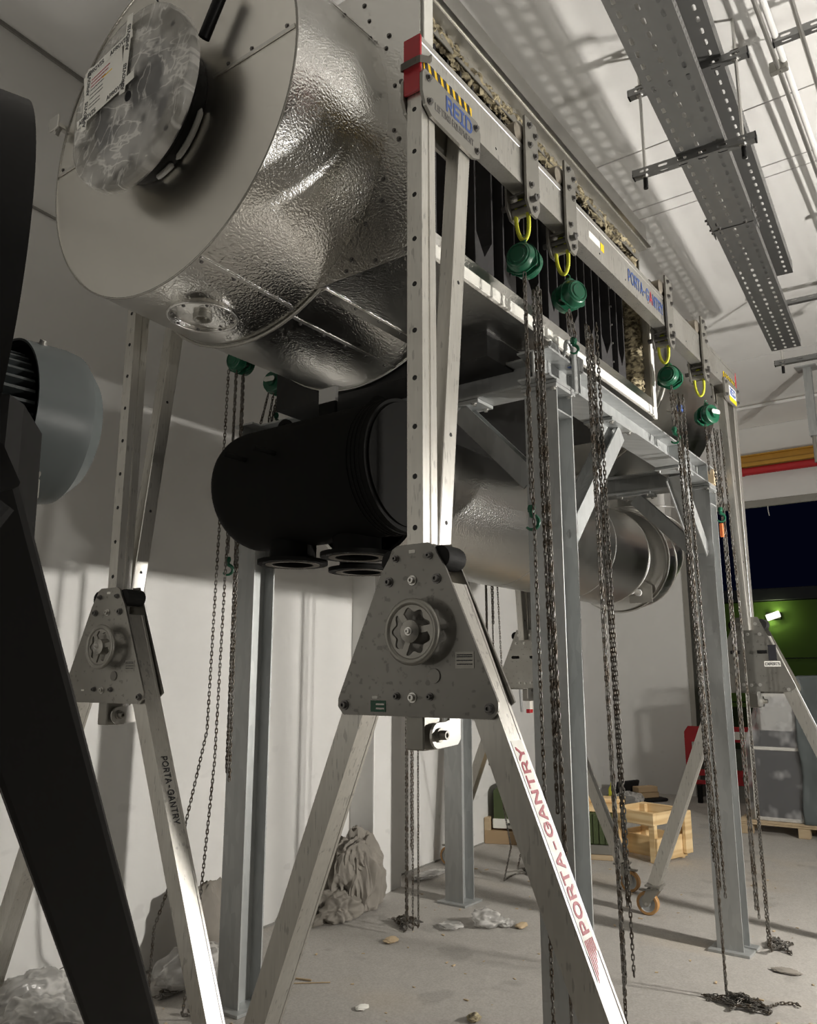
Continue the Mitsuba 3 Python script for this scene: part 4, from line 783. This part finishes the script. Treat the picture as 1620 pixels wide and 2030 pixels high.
obj('bottom_hook', hook((3.105, y, 3.05), .8, (1, 0, 0)), 'mat_hoist', h, 40)
h = hoist('green chain hoist whose chains pile up beside the white pillar', (TW[2], yw(TW[2]), 3.25), 182, zh=3.33)
y = yw(TW[2])
chains(h, 'load_chain', [v_(4.44, y, 3.18, .06), v_(4.455, y+.02, 3.18, .10), v_(4.465, y-.015, 3.18, .5)], 13, wire=.0034, pitch=.0195)
chains(h, 'hand_chain', [np.vstack([v_(4.50, y, 3.18, .03), pile(4.62, 3.41, .14, .13, 260, 31, .06)]), np.vstack([v_(4.56, y, 3.18, .03), pile(4.60, 3.40, .10, .10, 90, 32, .05)])], 14)
h = hoist('green chain hoist farthest along the wall with a chain trailing over the floor', (TW[3], yw(TW[3]), 3.25), 182, zh=3.33)
y = yw(TW[3])
chains(h, 'load_chain', [v_(5.56, y, 3.18, .92), v_(5.585, y+.02, 3.18, 1.0), v_(5.66, y, 3.18, 2.0)], 15, wire=.0034, pitch=.0195)
chains(h, 'hand_chain', [np.vstack([v_(5.62, y, 3.18, 1.0, .05, 6), [(5.76, y, .6), (5.86, y, .3), (5.98, 3.44, .015), (6.10, 3.47, .012), (6.24, 3.48, .012)], pile(6.36, 3.44, .10, .07, 100, 41, .04)]), np.vstack([v_(5.68, y, 3.18, 1.3, .12, 6), [(6.0, y+.02, .7), (6.14, y+.03, .35), (6.26, 3.47, .05)], pile(6.36, 3.43, .08, .06, 60, 42)])], 16)

# ------------------------------------------------------------------ cable trays under the ceiling
ZT, TA = 4.30, rad(4.1)
TD, TN = A([math.cos(TA), math.sin(TA), 0]), A([-math.sin(TA), math.cos(TA), 0])
def slotpoly(l, w): return LineString([(-l/2+w/2, 0), (l/2-w/2, 0)]).buffer(w/2, quad_segs=2)
def perf(L_, w, rows, pitch, sl, sw, start=.04, stag=False):
    holes = []
    for j, r_ in enumerate(rows):
        x = start+(pitch/2 if stag and j % 2 else 0)
        while x < L_-.03:
            holes.append(list(affinity.translate(slotpoly(sl, sw), x, r_).exterior.coords)); x += pitch
    return Polygon([(0, 0), (L_, 0), (L_, w), (0, w)], holes)
def tray(label, y0, w, hs, x0, x1, rows, z=ZT, pitch=.086, sides=2):
    k = thing('cable_tray', label, 'cable tray')
    o = A([2.745, y0, z])+TD*(x0-2.745); L_ = x1-x0
    obj('base', ext(perf(L_, w, rows, pitch, .046, .019), .0016, frame(o, TD, TN)), 'mat_tray', k)
    sp = perf(L_, hs, [hs*.33, hs*.70] if hs > .05 else [hs*.5], .034 if hs < .09 else .043, .017, .010, .03, True)
    obj('side', ext(sp, .0016, frame(o+A([0, 0, 0]), TD, [0, 0, 1])), 'mat_tray', k)
    obj('side', ext(sp, .0016, frame(o+TN*w, TD, [0, 0, 1])), 'mat_tray', k)
    for s in (0, 1):
        obj('lip', prof(rect(.012, .004), o+TN*(.006 if s == 0 else w-.006)+A([0, 0, hs]), o+TN*(.006 if s == 0 else w-.006)+TD*L_+A([0, 0, hs])), 'mat_tray', k)
    return k, o
t1, o1 = tray('perforated galvanized cable tray nearest the gantry under the ceiling', .792, .243, .06, .6, 4.86, [.045, .128, .205])
cl = o1+TD*(4.86-.6)
for q in (-.005, .248): obj('coupler', prof(rect(.005, .05), cl+TN*q+A([0, 0, .03])-TD*.14, cl+TN*q+A([0, 0, .03])+TD*.10), 'mat_tray', t1)
for q in (-.008, .251):
    for j in range(4): obj('bolt', bolt(cl+TN*q+TD*(-.12+.065*j)+A([0, 0, .03+.012*(j % 2)]), TN*(1 if q > 0 else -1), .007, .016), 'mat_bolt', t1)
for j in range(2): obj('bolt', bolt(cl+TN*(.05+.15*j)-TD*.04, [0, 0, -1], .007, .012), 'mat_bolt', t1)
tray('second length of the perforated cable tray running on towards the far wall', .800, .225, .062, 4.83, 7.06, [.04, .113, .19], ZT-.006)
tray('upper perforated cable tray carried on the top struts above the wide tray', .775, .243, .10, .6, 6.72, [.045, .128, .205], 4.797)
def strut(k, a, b, sz=.041, n=6):
    a, b = A(a, float), A(b, float); d = (b-a)/np.linalg.norm(b-a); L_ = np.linalg.norm(b-a)
    hl = [list(affinity.translate(slotpoly(.05, .015), .06+j*(L_-.12)/(n-1), sz/2).exterior.coords) for j in range(n)]
    pl_ = Polygon([(0, 0), (L_, 0), (L_, sz), (0, sz)], hl); Z = A([0, 0, 1.]); nn = np.cross(d, Z)
    st = obj('strut', cat(ext(pl_, .0025, frame(a-Z*sz/2+nn*sz/2, d, Z)), ext(pl_, .0025, frame(a-Z*sz/2-nn*sz/2, d, Z)), ext(pl_, .0025, frame(a-Z*sz/2+nn*sz/2, d, -nn))), 'mat_tray', k)
    for p in (a, b): obj('end_cap', put(box(-sz/2-.002, sz/2+.002, -sz/2-.002, sz/2+.002, -.004, .004, .001), frame(p, nn, Z)), 'mat_black', st)
    return d
def hanger(label, xc, y0, y1, zl, zu):
    k = thing('tray_hanger', label, 'tray hanger')
    off = TN*0
    for z in (zl, zu):
        strut(k, [xc, y1, z], [xc+(y1-y0)*math.sin(TA), y0, z])
    for yy in (y0+.06, y1-.06):
        xq = xc+(y1-yy)*math.sin(TA)
        r_ = obj('threaded_rod', cyl([xq, yy, zl-.085], [xq, yy, ZC], .0085, 10), 'mat_steel', k, 40)
        obj('rod_cap', cyl([xq, yy, zl-.095], [xq, yy, zl-.035], .0125, 12), 'mat_black', r_, 40)
        for z in (zl-.026, zu-.026, zu+.022): obj('nut', cat(cyl([xq, yy, z-.004], [xq, yy, z+.008], .015, 6), box(xq-.021, xq+.021, yy-.021, yy+.021, z+.006, z+.009)), 'mat_steel', r_)
hanger('trapeze of slotted struts and rods carrying the cable trays nearest the camera', 3.94, .735, 1.355, ZT-.023, 4.775)
hanger('trapeze of slotted struts and rods at the far end of the cable tray', 7.27, .55, 1.36, ZT-.035, 4.80)
# conduits
k = thing('ceiling_conduit', 'thin steel conduit clipped under the ceiling right of the cable trays', 'conduit')
obj('tube_run', cyl([.5, .60, 4.80], [9.5, .69, 4.80], .012, 10), 'mat_steel', k, 40)
obj('tube_run', cyl([.5, .57, 4.83], [9.5, .66, 4.83], .016, 10), 'mat_ceil', k, 40)
for xx in (2.4, 4.25, 6.2): obj('rod', cyl([xx, .585+.01*xx, 4.78], [xx, .585+.01*xx, ZC], .005, 8), 'mat_steel', k); obj('clip', box(xx-.02, xx+.02, .55+.01*xx, .64+.01*xx, 4.785, 4.85, .004), 'mat_dull', k)
k = thing('ceiling_conduit', 'single bright conduit running beside the paired one at the top right', 'conduit')
obj('tube_run', cyl([.5, .44, 4.80], [9.5, .56, 4.80], .012, 10), 'mat_steel', k, 40)
k = thing('ceiling_strut', 'slotted strut crossing above the conduits at the top right corner', 'strut')
strut(k, [4.05, .62, 4.82], [4.10, -.2, 4.82])
k = thing('ceiling_conduit', 'grey conduit crossing the ceiling before the far wall', 'conduit')
obj('tube_run', cyl([10.5, -2, 4.96], [10.55, 2.75, 4.96], .022, 10), 'mat_ceil', k, 40)
k = thing('hanger_post', 'grey steel hanger post under the ceiling near the far wall', 'post')
obj('post', prof(isec(.08, .08, .008, .006), [9.6, 1.47, 4.2], [9.6, 1.47, 4.985]), 'mat_galv', k)
obj('head_plate', box(9.5, 9.7, 1.37, 1.58, 4.985, 4.999), 'mat_galv', k)
obj('rod', cyl([9.6, 1.47, 3.9], [9.6, 1.47, 4.2], .02, 10), 'mat_dull', k)

# ------------------------------------------------------------------ fan in the left foreground
k = thing('pedestal_fan', 'black pedestal fan with a grey motor close to the camera at the left edge', 'fan')
FN = A([math.cos(rad(162)), math.sin(rad(162)), 0]); FS = A([-FN[1], FN[0], 0]); Zu = A([0, 0, 1.])
fc = A([.380, .955, 2.043])
hs = obj('fan_ring', lathe([(.0, -.03), (.19, -.03), (.222, -.055), (.230, -.055), (.230, .0), (.224, .008), (.205, .008), (.198, .0), (.0, -.004)], fc, FN, 96), 'mat_black', k, 30)
obj('rim_bead', tube(arc(fc-FN*.01, .231, 0, 356.25, 96, FS, Zu), .004, 8, True), 'mat_black', hs, True)
for a in range(-80, 100, 26):
    q = lambda a_, r_: fc+FN*.009+r_*(math.cos(rad(a_))*(-FS)+math.sin(rad(a_))*Zu)
    obj('slot', tube([q(a-7+i*3.5, .188) for i in range(5)], .004, 6), 'mat_rib', hs)
    obj('bolt', bolt(q(a+13, .208), FN, .0065, .012), 'mat_steel', hs)
mx = A([math.cos(rad(-5)), math.sin(rad(-5)), 0]); m0 = A([.510, 1.040, 1.936])
mo = obj('motor_cowl', lathe([(.104, 0), (.107, .0), (.1085, .058), (.106, .074), (.084, .097), (.0, .099), (0, .095), (.082, .093), (.103, .072), (.1055, .058), (.104, .004)], m0, mx, 72), 'mat_motor', k, 25)
obj('motor_body', lathe([(0, -.09), (.062, -.09), (.062, .05), (0, .05)], m0, mx, 32), 'mat_cavity', k, 30)
ms_ = A([-mx[1], mx[0], 0])
for j in range(36):
    a = 2*np.pi*j/36; u = math.cos(a)*ms_+math.sin(a)*Zu
    obj('fin', prof(rect(.004, .026), m0-mx*.085+u*.075, m0+mx*.004+u*.075, u), 'mat_motor', mo)
for a in (62, -52, 180): u = math.cos(rad(a))*(-ms_)+math.sin(rad(a))*Zu; obj('screw', socket_bolt(m0+mx*.022+u*.1065, u, .0045, .007), 'mat_steel', mo)
obj('motor_bracket', cat(prof(rect(.010, .036), [.44, .88, 1.80], m0-mx*.03-Zu*.075, [0, 0, 1]), box(.485, .515, .935, .965, 1.81, 1.84, .004)), 'mat_dull', k)
la, lb_ = A([.33, .748, 1.777]), A([1.695, 1.893, .006])
lg = obj('stand_leg', prof(rect(.096, .096, .008), la, lb_, A([-.55, -.75, .35])), 'mat_black', k)
obj('pivot_block', prof(rect(.10, .10, .025), [.37, .79, 1.70], [.40, .85, 1.86], [.6, -.8, 0]), 'mat_black', k)
obj('yoke', prof(rect(.05, .05, .008), [.39, .83, 1.82], [.42, .93, 1.86], [0, 0, 1]), 'mat_black', k)
obj('foot_plate', box(1.60, 1.79, 1.80, 1.98, 0, .012, .003), 'mat_black', lg)
obj('stand_leg', prof(rect(.096, .096, .008), la, [-.6, 1.3, .006], [0, 1, 0]), 'mat_black', k)

# ------------------------------------------------------------------ things on the floor
def blob(c, r, seed, amp=.35, f=6, sub=4, flat=True, sharp=True):
    m = trimesh.creation.icosphere(subdivisions=sub); v = m.vertices.copy()
    n_ = meshkit.fbm(v*f*.35+seed*7.1, 4, seed); rdg = np.abs(meshkit.fbm(v*f*.6+seed*3.3, 3, seed+5)-.5)*2
    m.vertices = (v*(1+amp*(n_-.5)[:, None]*2+(.22*(rdg-.35)[:, None] if sharp else 0)))*A(r)+A(c)
    if flat: m.vertices[:, 2] = np.maximum(m.vertices[:, 2], .004)
    return m
def bag(label, c, r, seed, m='mat_bag', name='plastic_bag', cat_='plastic bag', **kw):
    k = tag(obj(name, blob(c, r, seed, **kw), m, None, True), label, cat_); return k
bag('crumpled clear plastic bag at the bottom left under the fan leg, frontmost', (2.08, 3.42, .13), (.22, .26, .15), 2)
bag('crumpled clear plastic bag lying highest by the left wall', (2.20, 3.72, .15), (.24, .14, .15), 3)
bag('rounded clear plastic bag nearest the fan leg', (2.47, 3.70, .12), (.15, .13, .13), 6)
k = thing('black_pipe', 'short black plastic pipe end lying in front of the clear bags', 'pipe')
obj('pipe_wall', lathe([(.062, 0), (.062, .5), (.055, .5), (.055, 0)], [2.13, 3.09, .065], [.35, .94, 0], 32, True), 'mat_rubber', k, 30)
# grey tarp heaped against the pillar
def heap(c, r, seed, sub=6, f=1.7, amp=(.50, .22, .05)):
    m = trimesh.creation.icosphere(subdivisions=sub); v = m.vertices.copy()
    w = v*A([1.5, 1.5, .6])+.45*(np.stack([meshkit.fbm(v*1.6+q*9.1, 2, seed+q) for q in range(3)], 1)-.5)
    d = sum(a_*(1-np.abs(2*meshkit.noise(w*f*2**i+seed*5.3+i*7, seed+i)-1))**1.0 for i, a_ in enumerate(amp))
    v = v*(.50+1.25*d)[:, None]*A(r); v[:, 2] = np.abs(v[:, 2]+.02) if False else v[:, 2]
    v = v+A(c); v[:, 2] = np.maximum(v[:, 2], .004); m.vertices = v; return m
k = obj('grey_tarp', heap((4.72, 3.93, .17), (.19, .14, .27), 4), 'mat_tarp', None, True)
tag(k, 'crumpled grey cloth tarp heaped against the white pillar', 'tarp')
obj('fold', heap((4.48, 3.92, .04), (.24, .13, .10), 9, 5), 'mat_tarp', k, True)
obj('fold', heap((4.66, 3.90, .36), (.11, .09, .10), 13, 5), 'mat_tarp', k, True)
def scrap(label, c, r, seed, m='mat_bag', name='plastic_scrap', cat_='plastic scrap', **kw):
    return tag(obj(name, blob(c, r, seed, sub=3, **kw), m, None, True), label, cat_)
scrap('clump of grey wrapped plastic behind the near left steel column', (3.28, 3.80, .20), (.17, .10, .26), 12, 'mat_tarp', 'plastic_clump', 'plastic clump')
scrap('crumpled pale plastic behind the foot of the near left steel column', (3.12, 3.70, .09), (.24, .13, .10), 14)
scrap('clear plastic crumpled on the floor before the far left column, the biggest scrap there', (4.93, 2.97, .045), (.115, .10, .055), 15)
scrap('thin clear plastic scrap left of the crumpled plastic before the far left column', (4.75, 3.13, .015), (.09, .08, .016), 16)
scrap('thin clear plastic scrap right of the crumpled plastic on the floor', (4.99, 2.86, .02), (.06, .05, .03), 26)
scrap('pale plastic strip by the foot of the wall past the pillar', (5.80, 4.03, .02), (.22, .08, .02), 17)
scrap('small twisted straw coloured scrap on the floor right of the plastic', (5.03, 2.77, .012), (.06, .035, .014), 18, 'mat_oldwood', 'paper_scrap', 'scrap')
scrap('small brown scrap of packing on the floor in front of the chain pile', (4.29, 3.27, .014), (.055, .04, .016), 19, 'mat_oldwood', 'paper_scrap', 'scrap')
scrap('white paper scrap on the floor between the front legs', (3.40, 2.77, .008), (.04, .03, .007), 20, 'mat_label', 'paper_scrap', 'scrap')
scrap('pale blot of dried foam beside the far right column foot', (5.16, 1.20, .008), (.045, .075, .010), 21, 'mat_tarp', 'foam_blot', 'foam')
scrap('yellowish wool scrap at the lower edge between the legs', (3.60, 2.25, .015), (.04, .03, .02), 23, 'mat_wool', 'wool_scrap', 'scrap')
k = thing('floor_sticks', 'thin dark sticks lying on the floor beside the near left column', 'stick')
obj('stick', tube([(3.40, 3.45, .006), (3.47, 3.36, .008), (3.52, 3.22, .006)], .005, 6), 'mat_oldwood', k)
obj('stick', tube([(3.32, 3.42, .005), (3.45, 3.25, .005), (3.56, 3.12, .005)], .003, 6), 'mat_oldwood', k)
db = []
r2 = np.random.default_rng(11)
for i in range(150):
    x, y = r2.uniform(2.6, 7.5), r2.uniform(.8, 3.9); s = r2.uniform(.003, .011)
    db.append(put(box(-s*r2.uniform(.6, 2.6), s, -s*.5, s*.5, 0, s*.5), frame([x, y, .001], [math.cos(i), math.sin(i), 0], [-math.sin(i), math.cos(i), 0])))
tag(obj('floor_debris', cat(db), 'mat_oldwood'), 'small chips and grit scattered over the concrete floor', 'debris', kind='stuff')
# timber crate stool behind the far castors
def plank(k, n, x0, x1, y0, y1, z0, z1, M=None, m='mat_wood'):
    b = box(x0, x1, y0, y1, z0, z1, .004); return obj(n, b if M is None else put(b, M), m, k)
k = thing('timber_crate', 'open pale pine crate frame behind the far gantry castors', 'crate')
Mx = frame([7.31, 2.69, 0], [.962, -.272, 0], [.272, .962, 0]); w2, d2, hh = .44, .44, .42
for x0 in (0, w2-.045):
    for y0 in (0, d2-.06): plank(k, 'post', x0, x0+.045, y0, y0+.06, 0, hh, Mx)
for y0 in (-.024, d2): plank(k, 'top_rail', -.0, w2, y0, y0+.024, hh-.10, hh+.002, Mx)
for x0 in (-.04, w2): plank(k, 'end_rail', x0, x0+.04, -.024, d2+.024, hh-.105, hh+.004, Mx)
plank(k, 'bottom_board', 0, w2, -.024, 0, .02, .21, Mx); plank(k, 'bottom_board', 0, w2, d2, d2+.024, .02, .21, Mx)
plank(k, 'cross_board', .10, .13, .0, d2, .03, .20, Mx); plank(k, 'cross_board', w2, w2+.022, 0, d2, .03, .2, Mx)
plank(k, 'batten', w2-.07, w2+.03, -.064, -.026, .05, hh-.01, Mx)
k = thing('timber_offcuts', 'pale timber boards stacked on green boxes left of the pine crate', 'timber')
Mx = frame([7.28, 3.30, 0], [math.cos(rad(-70)), math.sin(rad(-70)), 0], [math.cos(rad(20)), math.sin(rad(20)), 0])
plank(k, 'board', -.28, .30, -.12, .06, .40, .46, Mx); plank(k, 'board', -.24, .34, .02, .20, .462, .50, Mx)
k = thing('green_box', 'dark green ribbed box on a timber skid behind the near right column', 'box')
obj('body', put(box(-.26, .22, -.16, .18, .13, .395, .01), Mx), 'mat_dkgreen', k)
for j in range(9): obj('rib', put(box(-.25+j*.052, -.235+j*.052, -.172, -.158, .14, .39), Mx), 'mat_dkgreen', k)
plank(k, 'skid', -.27, .23, -.17, .19, .05, .128, Mx, 'mat_dull'); plank(k, 'foot', -.26, .22, -.16, -.06, 0, .05, Mx, 'mat_oldwood')
# dark machine on a timber sleeper against the wall
k = thing('covered_machine', 'dark green covered machine on a white frame over a brown timber sleeper', 'machine')
Mx = frame([7.45, 4.00, 0], [math.cos(rad(-68)), math.sin(rad(-68)), 0], [math.cos(rad(22)), math.sin(rad(22)), 0])
plank(k, 'sleeper', -.42, .5, -.10, .10, 0, .12, Mx, 'mat_brick')
obj('frame_rail', put(box(-.34, .5, -.08, .3, .14, .23, .006), Mx), 'mat_white_steel', k)
for xx in (-.18, .12): obj('fixing', put(cyl([xx, -.081, .185], [xx, -.09, .185], .012, 10), Mx), 'mat_bolt', k)
obj('hood', put(ext(Polygon([(-.33, 0), (.45, 0), (.45, .42), (.2, .44), (-.24, .33), (-.33, .26)]), .34, frame([0, .28, .23], [1, 0, 0], [0, 0, 1])), Mx), 'mat_dkgreen', k)
obj('side_board', put(box(-.42, -.36, -.1, .02, .12, .24, .004), Mx), 'mat_oldwood', k)
# shovel, bricks and plastic in the corner
k = thing('black_dustpan', 'black plastic shovel lying by the far end of the left wall', 'shovel')
bp_ = cat(box(-.30, .30, -.16, .16, .01, .045, .012), put(box(-.20, .20, -.02, .02, 0, .24, .01), frame([-.18, .12, .03], [.8, .2, 0], [-.2, .8, .3])))
obj('pan', put(bp_, frame([10.75, 4.10, 0], [.82, -.57, 0], [.57, .82, 0])), 'mat_rubber', k)
for i, (dx, dz, l) in enumerate(((0, .045, 'lower brown brick on the black shovel'), (-.04, .118, 'upper brown brick on the black shovel'))):
    tag(obj('brick', put(box(-.15, .15, -.07, .07, dz, dz+.07, .006), frame([10.82+dx, 4.06, 0], [.85, -.53, 0], [.53, .85, 0])), 'mat_brick'), l, 'brick')
scrap('crinkled clear plastic sheet beside the black shovel', (10.35, 4.12, .07), (.26, .20, .10), 31)
k = thing('green_bottle', 'small yellow green bottle standing behind the black shovel', 'bottle')
obj('body', lathe([(0, 0), (.045, 0), (.045, .15), (.016, .20), (.016, .23), (0, .23)], [10.55, 4.42, 0], [0, 0, 1], 16), 'mat_sling', k, 40)
# copper saw like tool and tube leaning on the wall
k = thing('cleaning_brush', 'long handled brush with a red and white shaft hanging by the far wall gantry', 'brush')
obj('shaft', cyl([6.72, 3.64, 1.28], [6.68, 3.64, 1.62], .013, 10), 'mat_hub', k)
obj('bristle', cat(box(6.80, 6.83, 3.53, 3.565, 1.27, 1.56, .006), *[box(6.80, 6.835, 3.515, 3.56, 1.29+.03*j, 1.30+.03*j) for j in range(9)]), 'mat_copper', k)
for z in (1.27, 1.38, 1.50): obj('band', box(6.74, 6.80, 3.57, 3.61, z, z+.035, .004), 'mat_red', k)
obj('board', box(6.745, 6.795, 3.572, 3.608, 1.27, 1.56), 'mat_label', k)
# red barriers outside the doorway
def barrier(label, x, y, az, w=1.0):
    k = thing('red_barrier', label, 'barrier')
    M_ = frame([x, y, 0], [math.cos(rad(az)), math.sin(rad(az)), 0], [0, 0, 1])
    o = Polygon([(0, .30), (.04, .22), (w-.04, .22), (w, .30), (w, .88), (w-.05, .95), (.05, .95), (0, .88)])
    for q in np.linspace(.10, w-.24, 4): o = o.difference(sbox(q, .42, q+.13, .74).buffer(.015))
    o = o.difference(sbox(.12, .27, .32, .33)).difference(sbox(w-.32, .27, w-.12, .33))
    obj('panel', put(ext(o, .05), M_), 'mat_red', k)
    obj('reflector', put(box(.2, w-.2, .79, .89, .05, .054), M_), 'mat_label', k)
    for q in (.12, w-.16): obj('foot', put(box(q, q+.06, 0, .22, -.10, .15, .005), M_), 'mat_black', k)
barrier('red plastic barrier with slots standing by the door jamb', 11.15, 3.62, -75)
barrier('red plastic barrier with a white patch behind the wrapped cabinet', 11.5, 2.65, -85)
# pallet with wrapped cabinet
k = thing('wooden_pallet', 'wooden pallet carrying the plastic wrapped cabinet near the doorway', 'pallet')
Mx = frame([9.22, 2.50, 0], [.05, -1, 0], [1, .05, 0])
for j in range(5): plank(k, 'deck_board', 0, 1.25, .02+j*.19, .15+j*.19, .115, .138, Mx, 'mat_oldwood')
for j in range(3): plank(k, 'stringer', 0, 1.25, .02+j*.38, .12+j*.38, .095, .114, Mx, 'mat_oldwood')
for j in range(3):
    for i in range(3): plank(k, 'block', .03+i*.54, .14+i*.54, .02+j*.38, .12+j*.38, 0, .094, Mx, 'mat_oldwood')
k = thing('wrapped_cabinet', 'tall aluminium framed cabinet wrapped in clear film on the pallet', 'cabinet')
Mc = frame([9.30, 2.34, .14], [.03, -1, 0], [1, .03, 0])
cw, cd, ch = .52, .55, 1.28
for (a, b_) in ((0, 0), (cw-.035, 0), (0, cd-.035), (cw-.035, cd-.035)): obj('post', put(box(a, a+.035, b_, b_+.035, 0, ch, .003), Mc), 'mat_white_steel', k)
for z in (0, .70, ch-.035):
    for b_ in (0, cd-.035): obj('rail', put(box(.035, cw-.035, b_, b_+.035, z, z+.035, .003), Mc), 'mat_white_steel', k)
    for a in (0, cw-.035): obj('rail', put(box(a, a+.035, .035, cd-.035, z, z+.035, .003), Mc), 'mat_white_steel', k)
obj('panel', put(box(.035, cw-.035, .012, .022, .035, .70), Mc), 'mat_darkpanel', k)
obj('panel', put(box(.035, cw-.035, .012, .022, .735, .90), Mc), 'mat_darkpanel', k)
obj('panel', put(box(.13, cw-.035, .012, .022, .90, ch-.035), Mc), 'mat_paleclad', k)
obj('panel', put(box(cw-.022, cw-.012, .035, cd-.035, .035, ch-.035), Mc), 'mat_darkpanel', k)
cb = box(-.05, cw+.03, -.025, cd+.05, -.01, ch+.16)
for _ in range(5): cb = cb.subdivide()
v = cb.vertices; top = np.clip((v[:, 2]-.72)/(ch-.5), 0, 1)
nz = np.stack([meshkit.fbm(v*A([7, 7, 4])+q*9.7, 4, q) for q in range(3)], 1)-.5
v = v+nz*A([.05, .05, .05])*(.35+.9*top)[:, None]
v[:, 0] += np.where(v[:, 0] < .1, .26, -.02)*top*np.abs(v[:, 0]-cw*.6)/.4; v[:, 2] = np.maximum(v[:, 2], .002)
obj('film_wrap', put(trimesh.Trimesh(v, cb.faces, process=False), Mc), 'mat_wrap', k, True)
k = thing('covered_pallet_load', 'dark film covered load standing on the pallet right of the framed cabinet', 'pallet load')
cb = box(.64, 1.22, .02, .70, .142, 1.60)
for _ in range(5): cb = cb.subdivide()
v = cb.vertices; nz = np.stack([meshkit.fbm(v*A([6, 6, 3])+q*9.7, 4, q+4) for q in range(3)], 1)-.5
v = v+nz*A([.09, .09, .05]); v[:, 2] = np.maximum(v[:, 2], .140)
obj('cover', put(trimesh.Trimesh(v, cb.faces, process=False), Mx), 'mat_motor', k, True)
